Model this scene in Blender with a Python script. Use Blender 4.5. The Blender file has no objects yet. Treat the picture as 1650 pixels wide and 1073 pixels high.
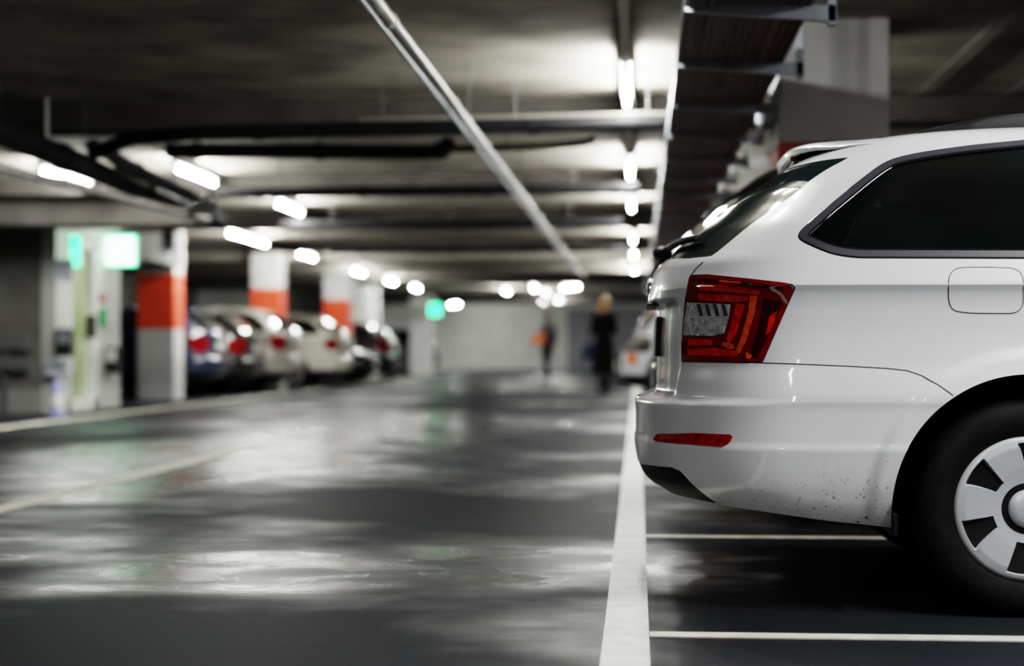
import bpy, bmesh, math, random
import numpy as np
from mathutils import Vector, Matrix, geometry
from mathutils.bvhtree import BVHTree

random.seed(7)
SC = bpy.context.scene
COL = SC.collection
PI = math.pi
F = 2700.0; HY = 565.0; CH = 0.778
TH = math.atan(203.0 / F)
CT, ST = math.cos(TH), math.sin(TH)
EYE = Vector((0, 0, CH))

def P(px, py, D):
    a = (px - 825) / F * D
    return Vector((a * CT - D * ST, a * ST + D * CT, CH + (HY - py) / F * D))

def PG(px, py):                      # point on the floor under a pixel
    return P(px, py, CH * F / (py - HY))

def ray_dir(px, py):
    return (P(px, py, 1.0) - EYE).normalized()

# ------------------------------------------------------------------ materials
MATS = {}
def mat(name, col=(.5, .5, .5), rough=.5, metal=0.0, coat=0.0, emit=None, estr=0.0, noise=None, bump=None, spec=None, trans=0.0):
    if name in MATS: return MATS[name]
    m = bpy.data.materials.new(name); m.use_nodes = True
    nt = m.node_tree; N = nt.nodes; L = nt.links
    b = N['Principled BSDF']
    b.inputs['Base Color'].default_value = (*col, 1)
    b.inputs['Roughness'].default_value = rough
    b.inputs['Metallic'].default_value = metal
    b.inputs['Coat Weight'].default_value = coat
    b.inputs['Coat Roughness'].default_value = .04
    if trans: b.inputs['Transmission Weight'].default_value = trans
    if spec is not None: b.inputs['Specular IOR Level'].default_value = spec
    if emit:
        b.inputs['Emission Color'].default_value = (*emit, 1)
        b.inputs['Emission Strength'].default_value = estr
    tc = None
    if noise:                        # (scale, amount)
        tc = N.new('ShaderNodeTexCoord')
        n = N.new('ShaderNodeTexNoise'); n.inputs['Scale'].default_value = noise[0]; n.inputs['Detail'].default_value = 6
        L.new(tc.outputs['Object'], n.inputs['Vector'])
        r = N.new('ShaderNodeValToRGB')
        k = noise[1]
        r.color_ramp.elements[0].position = .3; r.color_ramp.elements[1].position = .7
        r.color_ramp.elements[0].color = (*[max(0, c * (1 - k)) for c in col], 1)
        r.color_ramp.elements[1].color = (*[min(1, c * (1 + k)) for c in col], 1)
        L.new(n.outputs['Fac'], r.inputs['Fac']); L.new(r.outputs['Color'], b.inputs['Base Color'])
    if bump:                         # (scale, strength)
        tc = tc or N.new('ShaderNodeTexCoord')
        n2 = N.new('ShaderNodeTexNoise'); n2.inputs['Scale'].default_value = bump[0]; n2.inputs['Detail'].default_value = 5
        L.new(tc.outputs['Object'], n2.inputs['Vector'])
        bp = N.new('ShaderNodeBump'); bp.inputs['Strength'].default_value = bump[1]; bp.inputs['Distance'].default_value = .01
        L.new(n2.outputs['Fac'], bp.inputs['Height']); L.new(bp.outputs['Normal'], b.inputs['Normal'])
    MATS[name] = m
    return m

def M_floor():
    m = bpy.data.materials.new('wet_asphalt'); m.use_nodes = True
    nt = m.node_tree; N = nt.nodes; L = nt.links; b = N['Principled BSDF']
    tc = N.new('ShaderNodeTexCoord')
    def noise(scale, detail=4, sx=1, sy=1):
        mp = N.new('ShaderNodeMapping'); mp.inputs['Scale'].default_value = (sx, sy, 1)
        L.new(tc.outputs['Object'], mp.inputs['Vector'])
        n = N.new('ShaderNodeTexNoise'); n.inputs['Scale'].default_value = scale; n.inputs['Detail'].default_value = detail
        L.new(mp.outputs['Vector'], n.inputs['Vector']); return n.outputs['Fac']
    def ramp(fac, p0, v0, p1, v1):
        r = N.new('ShaderNodeMapRange'); r.interpolation_type = 'SMOOTHSTEP'
        r.inputs['From Min'].default_value = p0; r.inputs['From Max'].default_value = p1
        r.inputs['To Min'].default_value = v0; r.inputs['To Max'].default_value = v1
        L.new(fac, r.inputs['Value']); return r.outputs['Result']
    def mathn(op, a, c):
        n = N.new('ShaderNodeMath'); n.operation = op
        for i, x in enumerate((a, c)):
            if isinstance(x, (int, float)): n.inputs[i].default_value = x
            else: L.new(x, n.inputs[i])
        return n.outputs[0]
    wet = ramp(noise(.42, 6, 1.0, .9), .48, 0, .66, 1)           # 1 = wet film
    wet2 = ramp(noise(2.2, 5, .8, 1.3), .35, 0, .68, 1)
    def puddle(cx, cy, rx, ry):      # a shallow wet hollow in the floor
        mp = N.new('ShaderNodeMapping'); mp.inputs['Location'].default_value = (-cx/rx, -cy/ry, 0); mp.inputs['Scale'].default_value = (1/rx, 1/ry, 0)
        L.new(tc.outputs['Object'], mp.inputs['Vector'])
        ln = N.new('ShaderNodeVectorMath'); ln.operation = 'LENGTH'; L.new(mp.outputs['Vector'], ln.inputs[0])
        nz = noise(1.6, 5)
        return ramp(mathn('ADD', ln.outputs['Value'], mathn('MULTIPLY', mathn('SUBTRACT', nz, .5), 1.3)), 1.05, 1, .75, 1) if False else ramp(mathn('SUBTRACT', mathn('ADD', 1.0, mathn('MULTIPLY', mathn('SUBTRACT', nz, .5), 1.4)), ln.outputs['Value']), -.35, 0, .55, 1)
    base = mathn('MULTIPLY', wet, .8)
    for q in ((-1.35, 5.9, .95, .75), (-2.5, 16, 1.3, 6.5), (-.5, 6.1, .6, .8), (-2.6, 11, 1.4, 1.6), (.35, 6.0, .35, .7), (-4.0, 12.6, .6, 1.5), (-2.95, 9.4, .5, 1.3), (-1.8, 5.75, .4, .6)):
        base = mathn('MAXIMUM', base, puddle(*q))
    w = mathn('MULTIPLY', base, mathn('ADD', mathn('MULTIPLY', wet2, .7), .3))
    rough = mathn('SUBTRACT', .50, mathn('MULTIPLY', w, .40))
    L.new(rough, b.inputs['Roughness'])
    mix = N.new('ShaderNodeMix'); mix.data_type = 'RGBA'
    mix.inputs[6].default_value = (.024, .026, .031, 1); mix.inputs[7].default_value = (.007, .0075, .008, 1)
    L.new(w, mix.inputs[0])
    fine = noise(60, 3)
    mix2 = N.new('ShaderNodeMix'); mix2.data_type = 'RGBA'; mix2.blend_type = 'MULTIPLY'; mix2.inputs[0].default_value = .6
    L.new(mix.outputs[2], mix2.inputs[6])
    cr = N.new('ShaderNodeValToRGB'); cr.color_ramp.elements[0].color = (.45, .45, .45, 1); cr.color_ramp.elements[1].color = (1.4, 1.4, 1.4, 1)
    L.new(fine, cr.inputs['Fac']); L.new(cr.outputs['Color'], mix2.inputs[7])
    L.new(mix2.outputs[2], b.inputs['Base Color'])
    L.new(mathn('ADD', .015, mathn('MULTIPLY', w, .44)), b.inputs['Specular IOR Level'])
    h = mathn('ADD', mathn('MULTIPLY', noise(230, 3), mathn('SUBTRACT', 1.1, mathn('MULTIPLY', w, .6))), mathn('MULTIPLY', noise(5, 3, .7, 1.2), 1.5))
    bp = N.new('ShaderNodeBump'); bp.inputs['Strength'].default_value = .26; bp.inputs['Distance'].default_value = .006
    L.new(h, bp.inputs['Height']); L.new(bp.outputs['Normal'], b.inputs['Normal'])
    return m

def M_paint(name, col, mud=0.0):
    """car paint with coat; mud > 0 adds dark road specks low on the panel"""
    if name in MATS: return MATS[name]
    m = mat(name, col, .32, 0, 1.0)
    if mud:
        nt = m.node_tree; N = nt.nodes; L = nt.links; b = N['Principled BSDF']
        tc = N.new('ShaderNodeTexCoord'); sx = N.new('ShaderNodeSeparateXYZ'); L.new(tc.outputs['Object'], sx.inputs[0])
        def mr(v, a, c, d, e):
            r = N.new('ShaderNodeMapRange'); r.inputs[1].default_value = a; r.inputs[2].default_value = c; r.inputs[3].default_value = d; r.inputs[4].default_value = e
            L.new(v, r.inputs[0]); return r.outputs[0]
        zf = mr(sx.outputs['Z'], .30, .50, 1, 0)
        xf = mr(sx.outputs['X'], .22, .5, 0, 1)
        n = N.new('ShaderNodeTexNoise'); n.inputs['Scale'].default_value = 80; n.inputs['Detail'].default_value = 4
        L.new(tc.outputs['Object'], n.inputs['Vector'])
        n3 = N.new('ShaderNodeTexNoise'); n3.inputs['Scale'].default_value = 7
        L.new(tc.outputs['Object'], n3.inputs['Vector'])
        sp = mr(n.outputs['Fac'], .635, .68, 0, 1)
        film = mr(n3.outputs['Fac'], .35, .7, .03, .30)
        def mul(a, c, op='MULTIPLY'):
            k = N.new('ShaderNodeMath'); k.operation = op; k.use_clamp = True
            L.new(a, k.inputs[0]); L.new(c, k.inputs[1]); return k.outputs[0]
        f = mul(mul(zf, xf), mul(sp, film, 'ADD'))
        mx = N.new('ShaderNodeMix'); mx.data_type = 'RGBA'
        mx.inputs[6].default_value = (*col, 1); mx.inputs[7].default_value = (.12, .11, .10, 1)
        L.new(f, mx.inputs[0]); L.new(mx.outputs[2], b.inputs['Base Color'])
        inv = mr(f, 0, .5, 1, .2); L.new(inv, b.inputs['Coat Weight'])
    return m

WHITE = (.79, .80, .83)
M_white = M_paint('white_car_paint', WHITE, mud=1)
M_whitec = M_paint('white_plain_paint', WHITE)
M_rubber = mat('black_rubber', (.010, .010, .011), .7, noise=(30, .4), spec=.2)
M_plastic = mat('black_plastic', (.014, .014, .016), .5, bump=(400, .15), spec=.3)
M_gloss = mat('gloss_black', (.010, .011, .011), .08, coat=1)
M_seal = mat('window_rubber', (.050, .050, .062), .42)
M_glass = mat('tinted_glass', (.004, .006, .006), .03, coat=1, noise=(3, .5))
M_rglass = mat('dusty_rear_glass', (.012, .021, .021), .07, spec=.22, noise=(120, .5))
M_gap = mat('panel_gap', (.02, .02, .02), .8)
M_red = mat('red_lens', (.20, .003, .005), .06, coat=1, noise=(25, .35))
M_redhot = mat('bright_red_lens', (.85, .018, .008), .10, coat=1, noise=(40, .55))
M_reddark = mat('dark_red_lens', (.05, .002, .003), .06, coat=1)
M_redorange = mat('orange_red_lens', (1.0, .10, .03), .12, coat=1, noise=(60, .5))
M_clear = mat('clear_lens', (.80, .82, .84), .16, .25, 1, noise=(22, .5), bump=(45, .7))
M_chrome = mat('chrome', (.7, .71, .72), .12, 1)
M_silver = mat('silver_hubcap', (.60, .62, .66), .36, .30, .6)
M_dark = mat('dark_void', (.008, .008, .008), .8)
M_orange = mat('orange_lens', (.95, .22, .02), .15, coat=1)
M_plate = mat('plate_white', (.75, .75, .72), .35)
M_conc = mat('ceiling_concrete', (.33, .305, .255), .85, noise=(1.6, .45), bump=(6, .35))
M_beam = mat('beam_concrete', (.30, .285, .25), .8, noise=(2.5, .25), bump=(9, .25))
M_wall = mat('wall_concrete', (.36, .36, .345), .8, noise=(1.2, .18), bump=(10, .2))
M_wallg = mat('grey_block_wall', (.12, .115, .108), .85, noise=(2, .2), bump=(14, .3))
M_wallw = mat('white_wall_paint', (.68, .68, .65), .7, noise=(1.5, .1))
M_walld = mat('dark_wall', (.10, .10, .098), .8, noise=(1.5, .2))
M_colw = mat('column_white_paint', (.50, .495, .485), .6, noise=(3, .10), bump=(20, .1))
M_colr = mat('column_red_paint', (.56, .060, .022), .55, noise=(3, .10))
M_line = mat('cream_line_paint', (.72, .70, .60), .55, noise=(9, .22), bump=(120, .3))
M_linew = mat('white_line_paint', (.80, .79, .74), .5, noise=(11, .16), bump=(120, .3))
M_pipeb = mat('black_pipe', (.010, .010, .012), .65, noise=(4, .3), spec=.25)
M_pipew = mat('galvanised_pipe', (.46, .45, .42), .38, .55, noise=(6, .25))
M_steel = mat('galvanised_steel', (.36, .39, .43), .42, .7, noise=(5, .2))
M_traybed = mat('tray_bed_metal', (.13, .115, .11), .5, .5, noise=(8, .3))
M_cable = mat('cable_sheath', (.13, .115, .11), .6)
M_cabler = mat('red_cable_sheath', (.20, .045, .04), .6)
M_house = mat('lamp_housing', (.55, .55, .53), .45, noise=(6, .1))
M_tube = mat('lit_tube', (.9, 1, .95), .4, emit=(.99, 1.0, .955), estr=450)
M_green = mat('green_sign_glow', (.05, .8, .4), .4, emit=(.02, 1.0, .34), estr=6)
M_signw = mat('white_sign_glow', (.9, 1, .95), .4, emit=(.75, 1.0, .88), estr=9)
M_floor_m = M_floor()

# ------------------------------------------------------------------ mesh helpers
class MB:
    def __init__(s): s.v = []; s.f = []
    def add(s, vs, fs):
        o = len(s.v); s.v += [tuple(v) for v in vs]; s.f += [tuple(i + o for i in f) for f in fs]; return s
    def box(s, a, b):
        x0, y0, z0 = a; x1, y1, z1 = b
        vs = [(x0,y0,z0),(x1,y0,z0),(x1,y1,z0),(x0,y1,z0),(x0,y0,z1),(x1,y0,z1),(x1,y1,z1),(x0,y1,z1)]
        return s.add(vs, [(0,3,2,1),(4,5,6,7),(0,1,5,4),(1,2,6,5),(2,3,7,6),(3,0,4,7)])
    def cbox(s, a, b, c=.01):            # chamfered box
        x0,y0,z0 = a; x1,y1,z1 = b
        pr = [(x0+c,y0),(x1-c,y0),(x1,y0+c),(x1,y1-c),(x1-c,y1),(x0+c,y1),(x0,y1-c),(x0,y0+c)]
        cx, cy = (x0+x1)/2, (y0+y1)/2
        def ring(z, k): return [(x + (c if x < cx else -c)*k, y + (c if y < cy else -c)*k, z) for x, y in pr]
        R = [ring(z0, 1), ring(z0+c, 0), ring(z1-c, 0), ring(z1, 1)]
        return s.rings(R, True, True, True)
    def rings(s, R, closed=True, cap0=True, cap1=True):
        n = len(R[0]); vs = [p for r in R for p in r]; fs = []
        for i in range(len(R) - 1):
            for j in range(n if closed else n - 1):
                k = (j + 1) % n
                fs.append((i*n+j, i*n+k, (i+1)*n+k, (i+1)*n+j))
        if cap0: fs.append(tuple(range(n))[::-1])
        if cap1: fs.append(tuple((len(R)-1)*n + j for j in range(n)))
        return s.add(vs, fs)
    def tube(s, path, r, n=12, cap=True):
        path = [Vector(p) for p in path]; R = []
        up = None
        for i, p in enumerate(path):
            t = (path[min(i+1, len(path)-1)] - path[max(i-1, 0)]).normalized()
            if up is None:
                up = Vector((0,0,1)) if abs(t.z) < .9 else Vector((1,0,0))
            a = t.cross(up).normalized(); b = a.cross(t).normalized(); up = b
            rr = r[i] if isinstance(r, (list, tuple)) else r
            R.append([p + (a*math.cos(2*PI*k/n) + b*math.sin(2*PI*k/n))*rr for k in range(n)])
        return s.rings(R, True, cap, cap)
    def lathe(s, prof, n=32, axis='Y', c=(0,0,0)):      # prof: (radius, along axis)
        R = []
        for r, h in prof:
            ring = []
            for k in range(n):
                a = 2*PI*k/n
                x, y = r*math.cos(a), r*math.sin(a)
                q = {'Y': (x, h, y), 'Z': (x, y, h), 'X': (h, x, y)}[axis]
                ring.append((q[0]+c[0], q[1]+c[1], q[2]+c[2]))
            R.append(ring)
        return s.rings(R, True, prof[0][0] > 1e-6, prof[-1][0] > 1e-6)
    def prism(s, poly, z0, z1, plane='XY'):
        def m(p, h):
            return {'XY': (p[0],p[1],h), 'XZ': (p[0],h,p[1]), 'YZ': (h,p[0],p[1])}[plane]
        return s.rings([[m(p, z0) for p in poly], [m(p, z1) for p in poly]], True, True, True)
    def ball(s, c, r, sz=(1,1,1), n=16, m=10):
        R = []
        for i in range(m + 1):
            a = -PI/2 + PI*i/m
            rr = max(math.cos(a), 1e-3)*r
            R.append([(c[0]+sz[0]*rr*math.cos(2*PI*k/n), c[1]+sz[1]*rr*math.sin(2*PI*k/n), c[2]+sz[2]*r*math.sin(a)) for k in range(n)])
        return s.rings(R)
    def build(s, name, material, parent=None, smooth=None, fixn=True):
        me = bpy.data.meshes.new(name); me.from_pydata(s.v, [], s.f)
        for mm in (material if isinstance(material, (list, tuple)) else [material]): me.materials.append(mm)
        if fixn:
            bm = bmesh.new(); bm.from_mesh(me); bmesh.ops.recalc_face_normals(bm, faces=bm.faces); bm.to_mesh(me); bm.free()
        me.update()
        if smooth is not None:
            me.polygons.foreach_set('use_smooth', [True]*len(me.polygons))
            me.set_sharp_from_angle(angle=math.radians(smooth))
        o = bpy.data.objects.new(name, me); COL.objects.link(o)
        if parent is not None: o.parent = parent
        return o

def tag(o, label=None, cat=None, group=None, kind=None):
    if label: o['label'] = label
    if cat: o['category'] = cat
    if group: o['group'] = group
    if kind: o['kind'] = kind
    return o

def thing(name, label, cat, loc=(0,0,0), rz=0, group=None):
    o = bpy.data.objects.new(name, None); COL.objects.link(o)
    o.location = loc; o.rotation_euler = (0, 0, rz); o.empty_display_size = .1
    return tag(o, label, cat, group)

def copy_tree(o, parent=None):
    c = o.copy(); COL.objects.link(c); c.parent = parent
    for ch in list(o.children): copy_tree(ch, c)
    return c

def struct(mb, name, m, smooth=None):
    return tag(mb.build(name, m, None, smooth), kind='structure')

# ------------------------------------------------------------------ camera
cam = bpy.data.cameras.new('camera'); camo = bpy.data.objects.new('camera', cam); COL.objects.link(camo)
camo.location = EYE; camo.rotation_euler = (PI/2, 0, TH)
cam.sensor_width = 36; cam.lens = F / 1650 * 36
cam.shift_y = (HY - 536.5) / 1650
cam.dof.use_dof = True; cam.dof.focus_distance = 5.0; cam.dof.aperture_fstop = 1.45
cam.clip_end = 200
SC.camera = camo

# ------------------------------------------------------------------ cars
# car space: x = distance from the rear bumper towards the nose, y = lateral (near side of the white car is negative), z = up
def pchip(xs, ys, x):
    xs = np.array(xs, float); ys = np.array(ys, float); x = np.asarray(x, float)
    h = np.diff(xs); d = np.diff(ys)/h
    m = np.zeros_like(ys); m[0] = d[0]; m[-1] = d[-1]
    for i in range(1, len(xs)-1):
        if d[i-1]*d[i] > 0:
            w1 = 2*h[i]+h[i-1]; w2 = h[i]+2*h[i-1]
            m[i] = (w1+w2)/(w1/d[i-1]+w2/d[i])
    k = np.clip(np.searchsorted(xs, x)-1, 0, len(xs)-2)
    t = (x-xs[k])/h[k]
    return ((2*t**3-3*t**2+1)*ys[k] + (t**3-2*t**2+t)*h[k]*m[k] + (-2*t**3+3*t**2)*ys[k+1] + (t**3-t**2)*h[k]*m[k+1])

CL = 4.66
# z, rear x, front x, half width, rear corner length, front corner length
ROWS = [
 (.200, .300, 4.35, .760, .45, .60),
 (.260, .130, 4.55, .835, .48, .60),
 (.300, .085, 4.60, .862, .50, .65),
 (.330, .050, 4.62, .876, .50, .65),
 (.375, .008, 4.64, .890, .50, .70),
 (.410, -.003, 4.65, .896, .50, .70),
 (.480, -.013, 4.66, .9045, .50, .70),
 (.492, -.013, 4.66, .9060, .50, .70),
 (.500, -.009, 4.66, .9020, .50, .70),
 (.560, -.008, 4.66, .9015, .50, .70),
 (.612, -.010, 4.66, .9030, .50, .70),
 (.622, -.004, 4.66, .9055, .50, .70),
 (.630, .022, 4.655, .9060, .50, .70),
 (.690, .032, 4.645, .8965, .50, .72),
 (.742, .040, 4.63, .8860, .50, .74),
 (.830, .033, 4.58, .8805, .50, .76),
 (.900, .033, 4.46, .8845, .50, .76),
 (.940, .033, 4.36, .8920, .50, .76),
 (.957, .035, 4.28, .8980, .50, .76),
 (.9685, .0365, 4.21, .9043, .50, .76),
 (.9715, .0372, 4.19, .9052, .50, .76),
 (.984, .0395, 4.08, .9015, .50, .76),
 (1.010, .046, 3.75, .8940, .51, .76),
 (1.050, .058, 3.32, .8820, .52, .60),
 (1.075, .082, 3.22, .8740, .52, .55),
 (1.150, .152, 2.98, .8450, .52, .55),
 (1.200, .204, 2.82, .8220, .52, .54),
 (1.250, .242, 2.66, .7950, .52, .50),
 (1.330, .294, 2.42, .7500, .52, .48),
 (1.400, .393, 2.22, .7020, .52, .45),
 (1.430, .455, 2.10, .6750, .50, .42),
 (1.455, .510, 1.98, .6300, .45, .38),
 (1.470, .555, 1.86, .5650, .42, .35),
 (1.481, .630, 1.74, .4400, .38, .30),
 (1.488, .740, 1.60, .2500, .30, .25),
 (1.491, .850, 1.50, .0150, .15, .10),
]
WHEEL_R = (1.130, .318); WHEEL_F = (3.81, .318); ARCH = .392

def sstep(a, b, x):
    t = np.clip((x-a)/(b-a), 0, 1); return t*t*(3-2*t)

def bodywork(zrow, dz, dx_side, dense, NA, slope=1.0, recess=True):
    """verts, faces, normals of the whole outer skin"""
    R = np.array(ROWS)
    zs = []
    for a, b in zip(R[:-1, 0], R[1:, 0]):
        n = max(1, int(math.ceil((b-a)/dz))); zs += [a+(b-a)*i/n for i in range(n)]
    zs.append(R[-1, 0]); zs = np.array(zs)
    cols = [pchip(R[:, 0], R[:, k], zs) for k in range(1, 6)]
    xr, xf, W, ar, af = cols
    if slope != 1.0:
        up = sstep(1.0, 1.1, zs); xr = xr*(1-up) + (xr*slope)*up
    pexp = 2.6
    ph = np.linspace(0, PI/2, NA+1)
    phi = np.linspace(0, PI/2, 11)
    s = []                                     # side stations 0..1, dense near the tail
    x = 0.0
    while x < 1.0:
        s.append(x); x += (dx_side if x < dense else dx_side*4)/3.3
    s.append(1.0); s = np.array(s)
    half = []
    for i in range(len(zs)):
        uc = xr[i] + ar[i]*(1-np.cos(ph)**(2/pexp)); vc = W[i]*np.sin(ph)**(2/pexp)
        x0 = xr[i]+ar[i]; x1 = xf[i]-af[i]
        us = x0+(x1-x0)*s[1:-1]; vs = np.full_like(us, W[i])
        uf = xf[i]-af[i]*(1-np.cos(phi[::-1])**(2/2.3)); vf = W[i]*np.sin(phi[::-1])**(2/2.3)
        half.append(np.stack([np.concatenate([uc, us, uf]), np.concatenate([vc, vs, vf]), np.full(len(uc)+len(us)+len(uf), zs[i])], 1))
    H = np.array(half)                         # rows, M, 3
    u, v, z = H[..., 0], H[..., 1], H[..., 2]
    zz = z.copy()
    # roof and rear fall away
    wt = sstep(1.15, 1.42, zz)
    drop = np.where(u < 1.25, .105*((1.25-u)/1.0)**2, 0) + np.where(u > 2.0, .05*(u-2.0)**2, 0)
    z = z - wt*np.clip(drop, 0, .25)
    z = z - np.where(u > 3.2, .20*((u-3.2)/1.4)**2*sstep(.55, .95, zz), 0)
    # flat lower edge of the rear bumper falls towards the wheel
    lo = sstep(.42, .25, zz)
    # plate recess under the tailgate lip
    if recess:
        rec = np.interp(zz, [.640, .66, .742, .90, .926, .934, .936], [.030, .034, .026, .040, .042, .0, .0])
        rec = np.where((zz > .64) & (zz < .934), rec, 0)
        u = u + rec*sstep(.64, .56, v)*(u < 1)
    # flared wheel arches and slightly waisted doors
    for cx, cz in (WHEEL_R, WHEEL_F):
        d = np.hypot(u-cx, zz-cz)
        v = v + np.where((zz < .82) & (v > .6), .014*sstep(.47, .435, d), 0)
    H = np.stack([u, v, z], -1)
    M = H.shape[1]; K = H.shape[0]
    near = H.copy(); near[..., 1] *= -1
    ring = np.concatenate([near[:, ::-1], H[:, 1:]], 1)      # nose -> near side -> tail -> far side -> nose
    n = ring.shape[1]
    V = ring.reshape(-1, 3)
    idx = np.arange(K*n).reshape(K, n)
    a = idx[:-1, :-1]; b = idx[:-1, 1:]; c = idx[1:, 1:]; d = idx[1:, :-1]
    Fq = np.stack([a, b, c, d], -1).reshape(-1, 4)
    Fq = Fq[:, ::-1]
    fn = np.cross(V[Fq[:, 2]]-V[Fq[:, 0]], V[Fq[:, 3]]-V[Fq[:, 1]])
    N = np.zeros_like(V)
    for k in range(4): np.add.at(N, Fq[:, k], fn)
    # stitch the nose seam normals
    e0 = idx[:, 0]; e1 = idx[:, -1]; sm = N[e0]+N[e1]; N[e0] = sm; N[e1] = sm
    N /= np.maximum(np.linalg.norm(N, axis=1, keepdims=True), 1e-9)
    # orientation: outward
    cen = np.array([2.3, 0, .7])
    if np.mean(np.sum((V-cen)*N, 1)) < 0:
        N = -N; Fq = Fq[:, ::-1]
    return V, [tuple(f) for f in Fq], N

class Skin:
    def __init__(s, V, Fc, N): s.V = np.asarray(V); s.F = Fc; s.N = np.asarray(N)
    def split(s, gfun):
        g = gfun(s.V[:, 0], s.V[:, 1], s.V[:, 2])
        V = list(map(tuple, s.V)); N = list(map(tuple, s.N)); cache = {}
        A, B = [], []
        def cut(i, j):
            k = (min(i, j), max(i, j))
            if k not in cache:
                t = g[i]/(g[i]-g[j]); t = min(max(t, .001), .999)
                V.append(tuple(s.V[i]+(s.V[j]-s.V[i])*t)); q = s.N[i]+(s.N[j]-s.N[i])*t
                N.append(tuple(q/max(np.linalg.norm(q), 1e-9))); cache[k] = len(V)-1
            return cache[k]
        for f in s.F:
            sg = [g[i] >= 0 for i in f]
            if all(sg): A.append(f); continue
            if not any(sg): B.append(f); continue
            pa, pb = [], []
            for q in range(len(f)):
                i, j = f[q], f[(q+1) % len(f)]
                (pa if sg[q] else pb).append(i)
                if sg[q] != sg[(q+1) % len(f)]:
                    c = cut(i, j); pa.append(c); pb.append(c)
            if len(pa) > 2: A.append(tuple(pa))
            if len(pb) > 2: B.append(tuple(pb))
        V = np.array(V); N = np.array(N)
        return Skin(V, A, N).compact(), Skin(V, B, N).compact()
    def compact(s):
        used = sorted({i for f in s.F for i in f}); m = {o: k for k, o in enumerate(used)}
        if not used: return Skin(np.zeros((0, 3)), [], np.zeros((0, 3)))
        return Skin(s.V[used], [tuple(m[i] for i in f) for f in s.F], s.N[used])
    def build(s, name, material, parent=None, push=0.0, thick=0.0):
        V = s.V + s.N*push
        me = bpy.data.meshes.new(name)
        Fc = list(s.F); NN = [tuple(n) for n in s.N]; VV = [tuple(v) for v in V]
        if thick:
            cnt = {}
            for f in s.F:
                for a, b in zip(f, f[1:]+f[:1]):
                    k = (min(a, b), max(a, b)); cnt[k] = None if k in cnt else (a, b)
            rim = {}
            for e in cnt.values():
                if e is None: continue
                q = []
                for i in e:
                    if i not in rim:
                        VV.append(tuple(V[i])); VV.append(tuple(V[i]-s.N[i]*thick)); rim[i] = len(VV)-2
                        NN += [None, None]
                    q.append(rim[i])
                Fc.append((q[1], q[0], q[0]+1, q[1]+1))
        me.from_pydata(VV, [], Fc); me.materials.append(material)
        me.polygons.foreach_set('use_smooth', [True]*len(me.polygons)); me.update()
        if thick:
            vn = [v.normal.copy() for v in me.vertices]
            NN = [tuple(vn[i]) if n is None else n for i, n in enumerate(NN)]
        me.normals_split_custom_set_from_vertices(NN)
        o = bpy.data.objects.new(name, me); COL.objects.link(o); o.parent = parent
        return o

def poly_g(pts, ymin=0.0, ymax=9.0, sides=(1, -1)):
    """signed distance to a polygon in the (x, z) side view, limited to |y| in a range"""
    P_ = np.array(pts, float)
    def g(x, y, z):
        best = np.full(len(x), 1e9); ins = np.zeros(len(x), bool)
        for (x0, z0), (x1, z1) in zip(P_, np.roll(P_, -1, 0)):
            ex, ez = x1-x0, z1-z0; L2 = max(ex*ex+ez*ez, 1e-12)
            t = np.clip(((x-x0)*ex+(z-z0)*ez)/L2, 0, 1)
            best = np.minimum(best, np.hypot(x-x0-t*ex, z-z0-t*ez))
            c = ((z0 > z) != (z1 > z)) & (x < (x1-x0)*(z-z0)/((z1-z0) if z1 != z0 else 1e-12)+x0)
            ins ^= c
        gg = np.where(ins, best, -best)
        ya = np.abs(y)
        gg = np.minimum(gg, np.minimum(ya-ymin, ymax-ya))
        if len(sides) == 1: gg = np.minimum(gg, y*sides[0])
        return gg
    return g

def smooth_poly(pts, r=.02, n=5, closed=True):
    out = []; m = len(pts)
    for i in range(m):
        p = Vector(pts[i])
        if not closed and i in (0, m-1): out.append(tuple(p)); continue
        a = Vector(pts[i-1]); b = Vector(pts[(i+1) % m])
        da, db = (a-p), (b-p); ra = min(r, da.length*.45); rb = min(r, db.length*.45)
        A, B = p+da.normalized()*ra, p+db.normalized()*rb
        for k in range(n+1):
            t = k/n; out.append(tuple(A*(1-t)**2 + p*2*t*(1-t) + B*t*t))
    return out

class Surf:
    """raycast onto a skin in car space"""
    def __init__(s, skin): s.b = BVHTree.FromPolygons([tuple(v) for v in skin.V], skin.F)
    def cast(s, o, d):
        h = s.b.ray_cast(Vector(o), Vector(d))
        if h[0] is None: return None
        n = h[1]
        if n.dot(Vector(d)) > 0: n = -n
        return h[0], n
    def side(s, x, z, sg=-1): return s.cast((x, 3*sg, z), (0, -sg, 0))

def ribbon(surf, path, width, lift, name, m, parent, sg=-1, closed=False, profile=3, base=0.0, raw=False):
    """a raised strip that follows a path on the skin; path in (x, z) of the side view, or 3D hits when raw"""
    hs = []
    for p in path:
        h = p if raw else surf.side(p[0], p[1], sg)
        if h: hs.append(h)
    R = []; n = len(hs)
    for i, (c, nn) in enumerate(hs):
        a = hs[(i-1) % n if closed else max(i-1, 0)][0]; b = hs[(i+1) % n if closed else min(i+1, n-1)][0]
        t = (b-a).normalized(); s_ = nn.cross(t).normalized()
        if profile == 3: prof = [(-.5, -.002), (-.38, lift), (.38, lift), (.5, -.002)]
        else: prof = [(-.5, base), (.5, base)]
        R.append([c+s_*(w_*width)+nn*h_ for w_, h_ in prof])
    mb = MB()
    if closed: R.append(R[0])
    mb.rings(R, False, False, False)
    return mb.build(name, m, parent, 40)

def densify(pts, step, closed=True):
    out = []; n = len(pts)
    for i in range(n if closed else n-1):
        a, b = Vector(pts[i]), Vector(pts[(i+1) % n]); k = max(1, int((b-a).length/step))
        out += [tuple(a.lerp(b, j/k)) for j in range(k)]
    if not closed: out.append(tuple(pts[-1]))
    return out

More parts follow.
